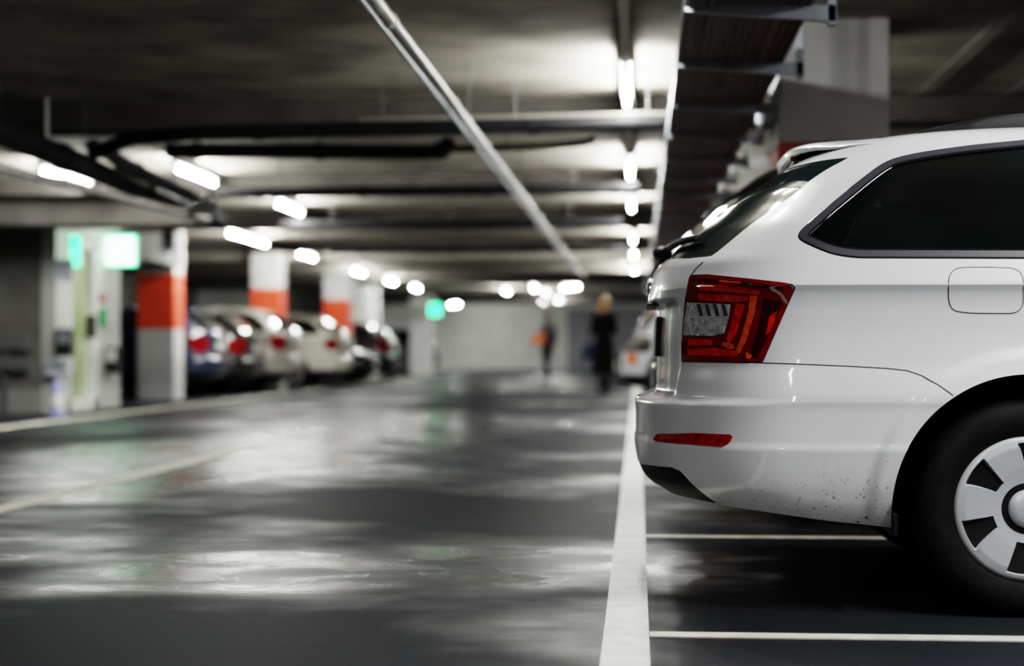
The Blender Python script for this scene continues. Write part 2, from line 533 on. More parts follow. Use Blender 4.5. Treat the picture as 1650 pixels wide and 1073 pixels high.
def patch(cast, poly2, h, lift, name, m, parent, thick=.0):
    """a plate lying on the skin: polygon in a 2D space, cast(p) gives (point, normal) on the skin"""
    out = densify(poly2, h); nb = len(out)
    xs = [p[0] for p in out]; ys = [p[1] for p in out]
    pts = [Vector(p) for p in out]
    x = min(xs)+h/2
    while x < max(xs):
        y = min(ys)+h/2
        while y < max(ys):
            pts.append(Vector((x, y))); y += h
        x += h
    r = geometry.delaunay_2d_cdt(pts, [], [list(range(nb))], 1, 1e-5)
    vs, ns = [], []
    for p in r[0]:
        hit = cast(p)
        vs.append(None if hit is None else hit[0]); ns.append(None if hit is None else hit[1])
    ok = [i for i in range(len(vs)) if vs[i] is not None]; mp = {o: k for k, o in enumerate(ok)}
    Fc = [tuple(mp[i] for i in f) for f in r[2] if all(i in mp for i in f)]
    sk = Skin(np.array([vs[i] for i in ok]), Fc, np.array([ns[i] for i in ok]))
    # faces outward
    if sk.F:
        f = sk.F[0]; nrm = np.cross(sk.V[f[1]]-sk.V[f[0]], sk.V[f[2]]-sk.V[f[0]])
        if np.dot(nrm, sk.N[f[0]]) < 0: sk.F = [q[::-1] for q in sk.F]
    return sk.build(name, m, parent, lift, thick)

# ---------- wheels
def wheel_parts(detail=True):
    T, R_ = .318, .214
    n = 72 if detail else 28
    ty = MB().lathe([(R_-.004, .0), (R_+.004, -.004), (.232, -.012), (.262, -.017), (.290, -.013), (.306, .000), (.314, .012), (.318, .03), (.318, .055),
                     (.312, .056), (.312, .062), (.318, .063), (.318, .10), (.312, .101), (.312, .107), (.318, .108), (.318, .165), (.306, .195), (.262, .21), (R_, .20)], n)
    hc = MB()
    if not detail:
        hc.lathe([(R_, .004), (R_-.012, -.004), (.15, .004), (.07, .008), (.05, -.004), (.0005, -.006)], n)
        back = None
        for k in range(0): pass
        return ty, hc, None, None
    # dished cover with six openings
    nr = 40; na = 288
    def zf(r):
        return float(np.interp(r, [0, .05, .056, .075, .12, .18, .205, .214], [-.004, -.003, .002, .000, -.006, -.011, -.006, .004]))
    rr = np.linspace(.056, R_, nr)
    VV = np.array([(r*math.cos(2*PI*j/na), zf(r), r*math.sin(2*PI*j/na)) for r in rr for j in range(na)])
    FF = [(i*na+j, (i+1)*na+j, (i+1)*na+(j+1) % na, i*na+(j+1) % na) for i in range(nr-1) for j in range(na)]
    def hole_g(x, y, z):
        r = np.hypot(x, z); a = np.degrees(np.arctan2(z, x)) % 60
        k = (r-.100)/.094
        mid = 26+3*k; hw = 10.0+4.5*k
        d = np.minimum((hw-np.abs(a-mid))*PI/180*r, np.minimum(r-.100, .194-r))
        return -d
    sk, _h = Skin(VV, FF, np.tile([0, -1.0, 0], (len(VV), 1))).split(hole_g)
    vs = [tuple(v) for v in sk.V]; fs = list(sk.F)
    cnt = {}
    for f in sk.F:
        for a, b in zip(f, f[1:]+f[:1]):
            k = (min(a, b), max(a, b)); cnt[k] = None if k in cnt else (a, b)
    deep = {}
    def dv(k):
        if k not in deep:
            x, y, z = vs[k]; r = math.hypot(x, z); a = math.atan2(z, x)
            am = math.degrees(a) % 60 - 28; r2 = r+(.150-r)*.30; a2 = a-math.radians(am)*.34
            deep[k] = len(vs); vs.append((r2*math.cos(a2), y+.030, r2*math.sin(a2)))
        return deep[k]
    for e in list(cnt.values()):
        if e is None: continue
        r = math.hypot(vs[e[0]][0], vs[e[0]][2])
        if .095 < r < .199: fs.append((e[1], e[0], dv(e[0]), dv(e[1])))
    hc.add(vs, fs)
    hc.lathe([(R_, .004), (R_+.003, .012), (R_-.002, .03)], na)
    cap = MB().lathe([(.057, .004), (.055, -.004), (.050, -.010), (.03, -.014), (.0005, -.0155)], 48)
    disc = MB().lathe([(.21, .06), (.12, .055), (.115, .035), (.06, .03), (.0005, .03)], 48)
    for k in range(6):
        a = 2*PI*k/6; disc.lathe([(.014, .03), (.012, .018), (.0005, .017)], 8, 'Y', (.088*math.cos(a), 0, .088*math.sin(a)))
    return ty, hc, cap, disc

def make_wheel(parent, detail):
    ty, hc, cap, disc = wheel_parts(detail)
    e = bpy.data.objects.new('wheel', None); COL.objects.link(e); e.parent = parent; e.empty_display_size = .1
    ty.build('tyre', M_rubber, e, 50)
    h = hc.build('hubcap', M_silver, e, 32)
    h['label'] = 'silver six-opening wheel cover'
    if cap is not None:
        cap.build('centre_cap', M_silver, e, 60)
        disc.build('brake_disc', mat('brake_metal', (.06, .06, .062), .5, .6), e, 40)
    return e

def add_wheels(root, half, detail=False, sc=(1, 1, 1)):
    w0 = make_wheel(root, detail)
    for k, (x, s) in enumerate(((WHEEL_R[0], -1), (WHEEL_R[0], 1), (WHEEL_F[0], -1), (WHEEL_F[0], 1))):
        w_ = w0 if k == 0 else copy_tree(w0, root)
        w_.location = (x*sc[0], s*half, .318*sc[2]); w_.rotation_euler = (0, math.radians(4), 0 if s < 0 else PI)
        w_.scale = (sc[2], 1, sc[2])

# ============================================================ the white estate car
YC = 5.845
car = thing('estate_car', 'white estate car parked tail out, cut off by the picture edge', 'car', (0, YC, 0))
V, Fq, N = bodywork(None, .013, .0135, .60, 36)
skin0 = Skin(V, Fq, N)
S0 = Surf(skin0)
def lc(p): return Vector((p[0], p[1]-YC, p[2]))
EYEC = lc(EYE)
def castpx(p): return S0.cast(EYEC, ray_dir(p[0], p[1]))
def px2(*pts):
    out = []
    for p in pts:
        h = castpx(p)
        if h is None: raise RuntimeError('missed the skin at %s' % (p,))
        out.append((h[0].x, h[0].z))
    return out

body = skin0
def arch_g(c):
    return lambda x, y, z: np.where(np.abs(y) > .45, np.hypot(x-c[0], z-c[1])-ARCH, .5)
for c in (WHEEL_R, WHEEL_F): body, _ = body.split(arch_g(c))
# bottom edge of the skin rises to the tail on the sides: z > line
bot = [(-.2, .268), (.20, .268), (.26, .300), (.32, .3165), (.80, .252), (5, .252)]
under, _tmp = None, None
# tail lights
lamp_px = [(1112, 444), (1140, 443), (1200, 449), (1262, 456), (1277, 459), (1280.5, 463), (1279, 468), (1258, 515), (1229, 582), (1222, 583.2), (1160, 583.2), (1099, 582.5), (1099, 560), (1101, 530), (1105, 480)]
lamp_xz = px2(*lamp_px)
lamp, body = body.split(poly_g(lamp_xz, .45))
# black skirt (diffuser) under the tail
dif_line = px2((1031, 746), (1045, 749), (1080, 752.5), (1095, 758), (1103, 766), (1112, 777), (1128, 791), (1143, 803), (1158, 812.5))
dl = sorted(dif_line); dlx = [-1.0]+[p[0] for p in dl]+[dl[-1][0]+.03, 9]; dlz = [dl[0][1]+.004]+[p[1] for p in dl]+[.20, .20]
body, skirt = body.split(lambda x, y, z: z-np.interp(x, dlx, dlz))
# everything below the bumper's lower edge
ux = [p[0] for p in px2((1165, 814), (1250, 827), (1340, 840), (1436, 850))]; uz = [p[1] for p in px2((1165, 814), (1250, 827), (1340, 840), (1436, 850))]
low = lambda x, y, z: z-np.interp(x, [dl[-1][0]-.002]+ux+[1.6, 5], [dl[-1][1]]+uz+[.235, .235])
body, floorpan = body.split(lambda x, y, z: np.where(x < dl[-1][0], .5, low(x, y, z)))
sb = sorted(px2((1062, 783), (1082, 796), (1100, 801), (1128, 807), (1157, 813)))
skirt, pan2 = skirt.split(lambda x, y, z: np.where(x < .45, z-np.interp(x, [p[0] for p in sb], [p[1] for p in sb]), -1.0))
# rear bumper: below the shut line
bl = px2((1102, 583.6), (1160, 583.8), (1230, 584.5), (1300, 587), (1370, 590), (1430, 593.5), (1462, 597), (1485, 605), (1510, 619), (1536, 637))
blx = [p[0] for p in bl]; blz = [p[1] for p in bl]
XA = blx[-1]
blx_ = [-.5]+blx+[XA+.05]; blz_ = [blz[0]]+blz+[blz[-1]-.06]
body, bumper = body.split(lambda x, y, z: np.where(x < XA+.2, z-np.interp(x, blx_, blz_), .5))
# reflector
refl_xz = px2((1052, 710), (1060, 698.5), (1120, 697.5), (1182, 700), (1177, 712), (1168, 720.5), (1110, 716))
refl, bumper = bumper.split(poly_g(refl_xz, .3))
# rear glass and tailgate: |y| below a limit that depends on height
gl = [castpx(p)[0] for p in ((1137, 421), (1173, 392), (1206, 365), (1244, 338), (1290, 304), (1332, 273), (1352, 262))]
glz = [h.z for h in gl]; gly = [-h.y for h in gl]
glass_top = lambda x, y: 1.352
def glass_g(x, y, z):
    lim = np.interp(z, glz, gly)
    zb = 1.083 - .018*np.clip(np.abs(y)/.6, 0, 1)**2
    return np.minimum(np.minimum(lim-np.abs(y), z-zb), np.where((x < 1.0), 1.372-z, -1))
rglass, body = body.split(glass_g)
gate_l = [castpx(p)[0] for p in ((1102, 580), (1106, 500), (1112, 450), (1120, 432), (1135, 423))]
gz = [.60]+[h.z for h in gate_l]+[1.09]; gy = [.64]+[-h.y for h in gate_l]+[-gate_l[-1].y]
gate, body = body.split(lambda x, y, z: np.where(x < .9, np.minimum(np.interp(z, gz, gy)-np.abs(y), 1.10-z), -1))
# side windows
q_px = [(1293, 380), (1299, 371), (1340, 335), (1400, 286), (1428, 266), (1447, 258), (1490, 249.5), (1560, 239.5), (1640, 230), (1640, 410.5), (1380, 409), (1345, 404), (1318, 394), (1297, 384)]
quart = px2(*q_px)
xe = 1.30; zt_ = quart[8][1]+.012
quart[8] = (xe, zt_); quart[9] = (xe, quart[9][1])
zb2 = quart[9][1]
quart = smooth_poly(quart, .03, 5)
rdoor = [(1.36, zb2), (1.36, zt_+.002), (1.8, 1.402), (2.20, 1.396), (2.24, zb2)]
fdoor = [(2.30, zb2-.003), (2.27, 1.392), (2.45, 1.365), (2.9, 1.17), (3.02, 1.085)]
windows = []
for pl in (quart, rdoor, fdoor):
    gpan, body = body.split(poly_g(pl, .55)); windows.append((pl, gpan))
# windscreen
wsc, body = body.split(lambda x, y, z: np.minimum(np.where(x > 2.0, 1.0, -1.0)*.5, np.minimum(np.minimum(z-1.075, 1.395-z), np.interp(z, [1.07, 1.4], [.78, .60])-np.abs(y)-np.clip(2.0-x, 0, 1)*9)))
# fuel flap
flap_px = smooth_poly([(1528.5, 432), (1580, 430), (1649, 432.5), (1649, 505), (1560, 504.5), (1528.5, 499)], 24, 7)
flap_xz = px2(*flap_px)
flap, body = body.split(poly_g(flap_xz, .5, 9, (-1,)))

body.build('body_shell', M_white, car)
bumper.build('rear_bumper', M_white, car, thick=.03)
skirt.build('lower_bumper_trim', M_plastic, car, -.003, thick=.006)
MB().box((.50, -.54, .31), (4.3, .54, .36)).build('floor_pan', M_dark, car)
MB().cbox((.62, -.35, .225), (.90, .25, .305), .03).build('exhaust_silencer', mat('dirty_metal', (.03, .03, .03), .6, .5), car, 40)
tg = gate.build('tailgate', M_white, car, thick=.02)
flap.build('fuel_flap', M_white, car, .0006)
gb = rglass.build('rear_window', M_rglass, car, -.002, thick=.01)
wsc.build('windscreen', M_glass, car, -.003)
for pl, gpan in windows:
    for sd in (-1, 1):
        a, b = gpan.split(lambda x, y, z: y*sd)
        a.build('side_window', M_glass, car, -.006)
# window rubber: an outer black lip and a grey rubber band
qs = densify(quart, .012)
cx_, cz_ = np.mean([p[0] for p in qs]), np.mean([p[1] for p in qs])
for pl, _g in windows:
    d = densify(pl, .012)
    for sg in (-1, 1):
        ribbon(S0, d, .026, .004, 'window_seal', M_seal, car, sg, closed=True)
        ribbon(S0, densify([(cx_+(x-cx_)*1.0, z) for x, z in pl], .012), .034, .0012, 'window_lip', M_gloss, car, sg, closed=True)
# panel gaps
def gapline(pts, nm='panel_gap', wd=.0035, closed=False, both=True):
    for sg in ((-1, 1) if both else (-1,)):
        ribbon(S0, densify(pts, .01, closed), wd, .0012, nm, M_gap, car, sg, closed)
gapline(bl[1:], wd=.003)
gapline(flap_xz, wd=.0027, closed=True, both=False)
gapline([(1.33, 1.05), (1.33, .86), (1.42, .70)])
gapline([(2.27, 1.05), (2.26, .62), (2.24, .30)])
gapline([(3.22, .99), (3.24, .60), (3.22, .55)])
# gap between tailgate and quarter panel, seen above the lamp
hs = [castpx(p) for p in densify([(1133, 422), (1121, 433), (1113, 445)], 2.0, False)]
ribbon(S0, hs, .004, .0012, 'tailgate_gap', M_gap, car, raw=True)
# lamp surround gap
def gap_px(pts, closed, nm, wd, m=M_gap, lift=.0012):
    hs_ = [h for h in (castpx(p) for p in densify(pts, 4.0, closed)) if h]
    return ribbon(S0, hs_, wd, lift, nm, m, car, closed=closed, raw=True)
gap_px(lamp_px, True, 'lamp_gap', .005)
# the lamps: dark red lens, bright bars, clear window
for sd in (-1, 1):
    a, b = lamp.split(lambda x, y, z: y*sd)
    lo_ = a.build('tail_light', M_red, car, .003, thick=.012)
    lo_['label'] = 'red wraparound tail light with clear inner window'
    def cst(p, sd=sd):
        h = castpx(p)
        if h is None: return None
        if sd > 0: return Vector((h[0].x, -h[0].y, h[0].z)), Vector((h[1].x, -h[1].y, h[1].z))
        return h
    PT = lambda nm, pts, m, lift: patch(cst, pts, 5.0, lift, nm, m, lo_, .003)
    PT('clear_reversing_lens', [(1109, 487), (1178, 490), (1176, 508), (1168, 537), (1150, 541), (1103, 540), (1104, 520)], M_clear, .0042).__setitem__('label', 'clear reversing light window')
    for a in range(4):
        x0 = 1124+13*a
        PT('reflector_rib', [(x0, 490), (x0+6, 490), (x0+11, 509), (x0+5, 509)], mat('reflector_shadow', (.14, .14, .15), .2, .3, 1), .0046)  # plain grey stripes across the top of the clear lens
    PT('reflector_bowl', [(1113, 512), (1160, 511), (1168, 516), (1163, 530), (1140, 538), (1118, 536)], mat('silver_reflector', (.62, .63, .66), .25, .2, 1, noise=(60, .4)), .0046)
    PT('red_light_bar', [(1131, 458), (1200, 463), (1226, 468), (1224, 474), (1180, 470), (1128, 467)], M_redhot, .0040)
    PT('red_light_bar', [(1127, 472), (1176, 475), (1206, 478), (1205, 485), (1170, 486), (1125, 483)], M_redhot, .0040)
    PT('red_light_bar', [(1209, 476), (1221, 476), (1216, 505), (1203, 548), (1192, 570), (1186, 566), (1196, 540), (1206, 505)], M_redorange, .0040)
    PT('red_light_bar', [(1187, 489), (1200, 490), (1194, 515), (1184, 545), (1172, 556), (1172, 545), (1180, 520)], M_redhot, .0040)
    PT('red_light_bar', [(1110, 546), (1148, 547), (1149, 555), (1110, 557)], M_redhot, .0040)
    PT('red_light_bar', [(1109, 562), (1150, 560), (1190, 566), (1188, 574), (1140, 573), (1109, 572)], M_redhot, .0040)
    PT('dark_light_bar', [(1117, 449), (1180, 452), (1262, 462), (1262, 466), (1180, 457), (1115, 453)], M_reddark, .0040)
    PT('dark_light_bar', [(1231, 480), (1262, 486), (1244, 528), (1222, 576), (1208, 576), (1221, 535)], M_reddark, .0040)
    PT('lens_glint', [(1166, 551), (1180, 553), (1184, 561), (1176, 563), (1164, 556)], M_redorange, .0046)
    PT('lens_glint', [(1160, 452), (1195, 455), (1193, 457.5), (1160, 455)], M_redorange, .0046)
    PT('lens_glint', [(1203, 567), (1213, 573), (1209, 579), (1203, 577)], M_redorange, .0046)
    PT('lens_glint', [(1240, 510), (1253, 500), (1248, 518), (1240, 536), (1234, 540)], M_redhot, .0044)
    r2, _b = refl.split(lambda x, y, z: y*sd)
    r2.build('rear_reflector', M_redhot if False else mat('reflector_red', (.42, .008, .012), .08, coat=1, noise=(60, .5)), car, .003, thick=.012)['label'] = 'long red bumper reflector'
# third brake light spoiler
sp = MB(); R = []
nv = 41
for k in range(nv):
    v = -.625 + 1.25*k/(nv-1); q = abs(v)/.625
    xb = .72 + .03*q; xt = xb - (xb-.488)*(1-q**3.2*.97)
    h_ = S0.cast((xb, v, 3), (0, 0, -1)); zb_ = h_[0].z if h_ else 1.40
    h_ = S0.cast((max(xt, .60), v, 3), (0, 0, -1)); zs_ = h_[0].z if h_ else 1.38
    zt = zs_*q**3 + 1.446*(1-q**3)
    e = 1-q**3.2*.97; th = .030*e
    L_ = xb-xt
    R.append([(xb, v, zb_+.002), (xb-.5*L_, v, (zt*.46+zb_*.54)+.008*e), (xt+.16*L_, v, zt+.010*e), (xt+.05*L_, v, zt+.003*e), (xt, v, zt-.010*e), (xt+.01*L_, v, zt-.024*e), (xt+.06*L_, v, zt-.026*e), (xt+.18*L_, v, zt-.012*e), (xb-.5*L_, v, zt-.008*e), (xb, v, zb_-.03)])
sp.rings([r[:7] for r in R], False, False, False)
spo = sp.build('roof_spoiler', M_white, car, 38)
MB().rings([r[6:] for r in R], False, False, False).build('spoiler_underside', mat('spoiler_grey', (.07, .075, .08), .45), spo, 50)  # shade under the spoiler is put into this dark grey
bl_ = MB().cbox((.505, -.24, 1.398), (.56, .24, 1.432), .008)
bl_.build('high_brake_light', mat('smoked_lens', (.10, .03, .03), .1, .3, 1, noise=(30, .6)), car, 30)
# rear wiper
wp = MB()
w0 = S0.cast((-1, .0, 1.108), (1, 0, 0))[0]
pv = Vector((w0.x-.028, .02, 1.118))
wp.ball(pv, .03, (1.15, 1.5, .85))
wp.tube([pv+Vector((.005, .02, -.03)), pv], .017, 10)
wa = wp.build('rear_wiper', M_plastic, car, 60)
path = []
for k in range(14):
    v = .0 - .56*k/13
    h = S0.cast((-1, v, 1.115+.004*k/13), (1, 0, 0))
    path.append(h[0]+h[1]*.020)
MB().tube([pv]+path[1:], [.014]+[.012-.004*k/13 for k in range(13)], 8).build('wiper_arm', M_plastic, wa, 60)
MB().tube([p-Vector((-.010, 0, .004)) for p in path[3:]], .006, 6).build('wiper_blade', M_rubber, wa, 60)
# number plate, badge, handle strip
def rearp(v, z):
    return S0.cast((-1, v, z), (1, 0, 0))
pa, pb = rearp(0, .765)[0], rearp(0, .885)[0]
tilt = math.atan2(pb.x-pa.x, pb.z-pa.z)
npl = MB().cbox((-.012, -.265, -.060), (.0, .265, .060), .003).build('number_plate', M_plate, car, 30)
npl.location = ((pa.x+pb.x)/2-.004, 0, .825); npl.rotation_euler = (0, tilt, 0)
nf = MB().cbox((-.006, -.272, -.066), (.014, .272, .066), .003).build('plate_holder', M_plastic, npl, 30)
bg_ = rearp(0, .990)
bd = MB().lathe([(.040, -.006), (.040, .002), (.034, .005), (.0005, .006)], 32, 'X').build('badge', M_chrome, car, 40)
for vv in bd.data.vertices: vv.co.x *= -1
bd.data.flip_normals()
bd.location = (bg_[0].x, 0, .992)
MB().lathe([(.033, .0), (.033, .0055), (.030, .0075), (.0005, .0075)], 32, 'X').build('badge_disc', mat('badge_teal', (.02, .16, .15), .2, .5), bd, 40).scale = (-1, 1, 1)
MB().cbox((.030, -.30, .926), (.075, .30, .936), .003).build('tailgate_handle_strip', M_plastic, car, 30)
# roof rails
for sg in (-1, 1):
    R = []
    for k in range(40):
        x = .86 + 2.0*k/39
        h = S0.cast((x, sg*.565, 3), (0, 0, -1))[0]
        lift = .046*(1-(1-min(1, (x-.86)/.55))**2.2)*min(1, (2.88-x)/.3) + .002
        y = sg*.565
        R.append([(x, y-.018, h.z-.012), (x, y-.020, h.z+lift*.55), (x, y-.010, h.z+lift), (x, y+.010, h.z+lift), (x, y+.020, h.z+lift*.55), (x, y+.018, h.z-.012)])
    MB().rings(R, True, True, True).build('roof_rail', M_plastic, car, 40)
# wheel housings
for cx2, cz2 in (WHEEL_R, WHEEL_F):
    for sg in (-1, 1):
        arc = [(cx2+ARCH*math.cos(a), cz2+ARCH*math.sin(a)) for a in np.linspace(-.22, PI+.22, 40)]
        R = [[(x, sg*y_, z) for x, z in arc] for y_ in (.893, .55)]
        mb = MB().rings(R, False, False, False)
        mb.add([(x, sg*.55, z) for x, z in arc], [tuple(range(len(arc)))])
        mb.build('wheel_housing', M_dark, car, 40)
add_wheels(car, .872, True)
# rear seats seen through nothing: mud flap behind the wheel
MB().cbox((.745, -.86, .232), (.760, -.68, .30), .004).build('mud_flap', M_plastic, car, 30)

# ============================================================ parked cars in the background
def simple_car(name, label, paint, loc, rz, L=4.4, W=1.76, H=1.50, slope=1.0, group=None, indicator=False):
    sx, sy, sz = L/CL, W/1.81, H/1.465
    root = thing(name, label, 'car', loc, rz, group)
    V, Fq, N = bodywork(None, .04, .07, 2.0, 14, slope)
    sk = Skin(V, Fq, N)
    for c in (WHEEL_R, WHEEL_F): sk, _ = sk.split(arch_g(c))
    S1 = Surf(Skin(V, Fq, N))
    sh = 0
    lamp_, sk = sk.split(poly_g(lamp_xz, .45))
    head_, sk = sk.split(lambda x, y, z: np.minimum(np.minimum(x-4.10, .22-np.abs(z-.02-(.71))*2.2), np.abs(y)-.42))
    gl_, sk = sk.split(glass_g if slope == 1.0 else (lambda x, y, z: np.minimum(np.minimum(.62-np.abs(y), z-1.09), np.where(x < .32, 1.36-z, -1))))
    ws_, sk = sk.split(lambda x, y, z: np.minimum(np.where(x > 2.0, .5, -.5), np.minimum(np.minimum(z-1.075, 1.395-z), np.interp(z, [1.07, 1.4], [.78, .60])-np.abs(y))))
    sw = []
    for pl in (quart, rdoor, fdoor):
        g_, sk = sk.split(poly_g(pl, .55)); sw.append(g_)
    trim, sk = sk.split(lambda x, y, z: .36-z)
    grille, sk = sk.split(lambda x, y, z: np.minimum(np.minimum(x-4.3, .50-np.abs(y)), np.minimum(z-.40, .66-z)))
    def B(s_, nm, m, push=0.0):
        if not s_.F: return None
        s_ = Skin(s_.V*np.array([sx, sy, sz]), s_.F, s_.N)
        return s_.build(nm, m, root, push)
    B(sk, 'body_shell', paint); B(trim, 'lower_trim', M_plastic); B(grille, 'grille', M_plastic)
    B(gl_, 'rear_window', M_glass); B(ws_, 'windscreen', M_glass)
    for g_ in sw:
        for sd in (-1, 1): B(g_.split(lambda x, y, z: y*sd)[0], 'side_window', M_glass)
    for sd in (-1, 1):
        B(lamp_.split(lambda x, y, z: y*sd)[0], 'tail_light', M_red)
        B(head_.split(lambda x, y, z: y*sd)[0], 'headlight', M_chrome)
    h = S1.cast((-1, 0, .82), (1, 0, 0))[0]
    MB().cbox(((h.x-.02)*sx, -.26, .77*sz), ((h.x+.02)*sx, .26, .89*sz), .004).build('number_plate', M_plate, root)
    h = S1.cast((9, 0, .45), (-1, 0, 0))[0]
    MB().cbox(((h.x-.02)*sx, -.26, .40*sz), ((h.x+.02)*sx, .26, .52*sz), .004).build('number_plate', M_plate, root)
    if indicator:
        for sd in (-1, 1):
            h = S1.cast((9, sd*.70, .56), (-1, 0, 0))[0]
            MB().cbox(((h.x-.12)*sx, (sd*.70-.12)*sy, .50*sz), ((h.x+.03)*sx, (sd*.70+.12)*sy, .61*sz), .012).build('indicator', M_orange, root, 30)['label'] = 'orange indicator lamp'
    add_wheels(root, .872*sy, False, (sx, sy, sz))
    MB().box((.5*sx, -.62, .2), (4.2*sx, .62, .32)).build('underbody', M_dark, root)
    return root

M_pipeg = mat('dull_grey_pipe', (.20, .19, .17), .5, .3)
M_wallp = mat('portal_paint', (.42, .42, .395), .6, noise=(3, .12))
# ------------------------------------------------------------------ the garage shell
XL, XR, YN, YF, ZC = -13.0, 6.6, -14.0, 68.5, 2.71
struct(MB().box((XL-.2, YN-.2, -.2), (XR+.2, YF+.2, 0)), 'floor', M_floor_m)
struct(MB().box((XL-.2, YN-.2, ZC), (XR+.2, YF+.2, ZC+.25)), 'ceiling', M_conc)
struct(MB().box((XL-.2, YN-.2, 0), (XL, YF+.2, ZC)), 'wall_left', M_walld)
struct(MB().box((XR, YN-.2, 0), (XR+.2, YF+.2, ZC)), 'wall_right', M_walld)
struct(MB().box((XL, YF, 0), (XR, YF+.2, ZC)), 'wall_back', M_wallw)
struct(MB().box((XL, YN-.2, 0), (XR, YN, ZC)), 'wall_front', M_wallg)
struct(MB().box((-2.9, YF-.03, 0), (XR-2, YF-.001, 2.5)), 'trim_1', mat('grey_wall_panel', (.30, .30, .32), .7, noise=(1, .1)))
# painted markings on the floor (each a thin coat of paint)
def stripe(name, pts, m):
    return struct(MB().prism(pts, .0005, .004), name, m)
def rect(x0, y0, x1, y1): return [(x0, y0), (x1, y0), (x1, y1), (x0, y1)]
stripe('floor_marking', rect(-.094, -3, .030, 60), M_linew)
for Y, xe_ in ((4.60, 5.2), (7.03, 5.2), (9.85, 5.2), (12.3, 5.2), (14.7, 5.2), (17.1, 5.2), (19.6, 5.2), (22.0, 5.2), (24.4, 5.2), (26.9, 5.2)):
    stripe('floor_marking', rect(.032, Y-.038, xe_, Y+.038), M_line)
stripe('floor_marking', rect(-3.20, -2, -3.05, 13.2), M_line)
stripe('floor_marking', rect(-6.48, 10, -6.33, 62), M_line)
# dark downstand ribs across the ceiling, and two pale ones farther down
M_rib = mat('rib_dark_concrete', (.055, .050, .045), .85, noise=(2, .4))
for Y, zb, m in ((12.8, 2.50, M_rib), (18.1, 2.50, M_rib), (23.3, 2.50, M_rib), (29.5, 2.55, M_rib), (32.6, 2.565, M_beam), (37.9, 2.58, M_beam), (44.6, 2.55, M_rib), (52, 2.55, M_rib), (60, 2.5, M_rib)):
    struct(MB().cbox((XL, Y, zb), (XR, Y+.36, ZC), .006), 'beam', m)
# columns with a red band
def column(x0, x1, y0, y1, band=True, name='column'):
    mb = MB()
    mb.cbox((x0, y0, 0), (x1, y1, 1.117), .012) if band else mb.cbox((x0, y0, 0), (x1, y1, ZC), .012)
    if band: mb.cbox((x0, y0, 1.985), (x1, y1, ZC), .012)
    o = struct(mb, name, M_colw, 30)
    if band:
        b = MB().cbox((x0, y0, 1.117), (x1, y1, 1.985), .012).build('red_band', M_colr, o, 30)
    return o
column(.815, 1.455, 9.83, 10.48)
column(.80, 1.44, 16.7, 17.35)
column(.80, 1.44, 23.6, 24.25)
column(.80, 1.44, 30.5, 31.15)
column(-7.86, -7.26, 25.85, 26.4)
column(-7.56, -6.98, 32.35, 32.95)
column(-7.48, -6.88, 39.5, 40.15)
column(-7.30, -6.60, 53.4, 54.1, False)
# lower dark beam and duct over the lobby on the left
struct(MB().cbox((-13, 18.55, 2.20), (-5.0, 19.2, ZC), .01), 'beam', M_rib)
struct(MB().cbox((-13, 24.9, 2.30), (-7.0, 25.2, ZC), .01), 'beam', M_walld)
# lobby block on the left: grey front with two rails, white portal towards the lane
struct(MB().box((-13, 20.2, 0), (-7.34, 20.4, ZC)), 'wall_lobby_front', M_wallg)
struct(MB().box((-13, 20.14, .0), (-7.36, 20.2, .30)), 'baseboard_lobby', mat('grey_plinth', (.24, .235, .225), .8))
gr_ = thing('guard_rail', 'dark double guard rail along the grey lobby wall', 'guard rail', (-10.2, 20.13, 0))
MB().cbox((-2.8, -.06, .78), (2.75, .0, .98), .015).build('rail_beam', M_walld, gr_, 30)
MB().cbox((-2.8, -.06, .52), (2.75, .0, .66), .015).build('rail_beam', M_walld, gr_, 30)
for x in (-2.4, -.8, .8, 2.4): MB().box((x-.04, .0, .0), (x+.04, .06, 1.0)).build('rail_post', M_walld, gr_)
struct(MB().box((-7.34, 20.2, 0), (-7.16, 20.62, ZC)), 'wall_lobby_side', M_wallp)
struct(MB().box((-7.34, 21.72, 0), (-7.16, 22.75, ZC)), 'wall_lobby_pier', M_wallp)
struct(MB().box((-7.34, 22.75, 2.1), (-7.16, 25.9, ZC)), 'wall_lobby_lintel', M_wallg)
struct(MB().box((-7.34, 20.62, 2.18), (-7.16, 21.72, ZC)), 'wall_lobby_head', M_wallp)
struct(MB().box((-13, 20.4, 0), (-12.9, 25.9, ZC)), 'wall_lobby_rear', M_wallg)
struct(MB().box((-8.8, 20.4, 0), (-8.7, 22.7, ZC)), 'wall_lobby_inner', mat('lobby_green_wall', (.55, .62, .40), .6))
struct(MB().box((-13, 22.68, 0), (-7.35, 22.75, ZC)), 'wall_lobby_partition', M_walld)
# glazed lobby door (structure) with its frame
d1 = tag(MB().box((-7.255, 20.70, .1), (-7.245, 21.64, 2.12)).build('door_1', mat('lobby_glass', (.55, .66, .36), .15, trans=.35, coat=.5)), kind='structure')
df = MB()
for a, b in (((-7.29, 20.62, 0), (-7.14, 20.72, 2.2)), ((-7.29, 21.58, 0), (-7.14, 21.74, 2.2)), ((-7.29, 20.62, 2.1), (-7.14, 21.74, 2.2)), ((-7.29, 20.62, 0), (-7.14, 21.74, .16))):
    df.cbox(a, b, .008)
df.build('door_frame', M_wallw, d1, 30)
MB().cbox((-7.21, 21.50, .95), (-7.10, 21.55, 1.25), .01).build('door_handle', M_plastic, d1, 30)
dl_ = bpy.data.lights.new('lobby_light', 'AREA'); dl_.energy = 9; dl_.size = 1.2; dl_.color = (.95, 1, .72)
dlo = bpy.data.objects.new('lobby_light', dl_); COL.objects.link(dlo); dlo.location = (-7.95, 21.4, 2.6)
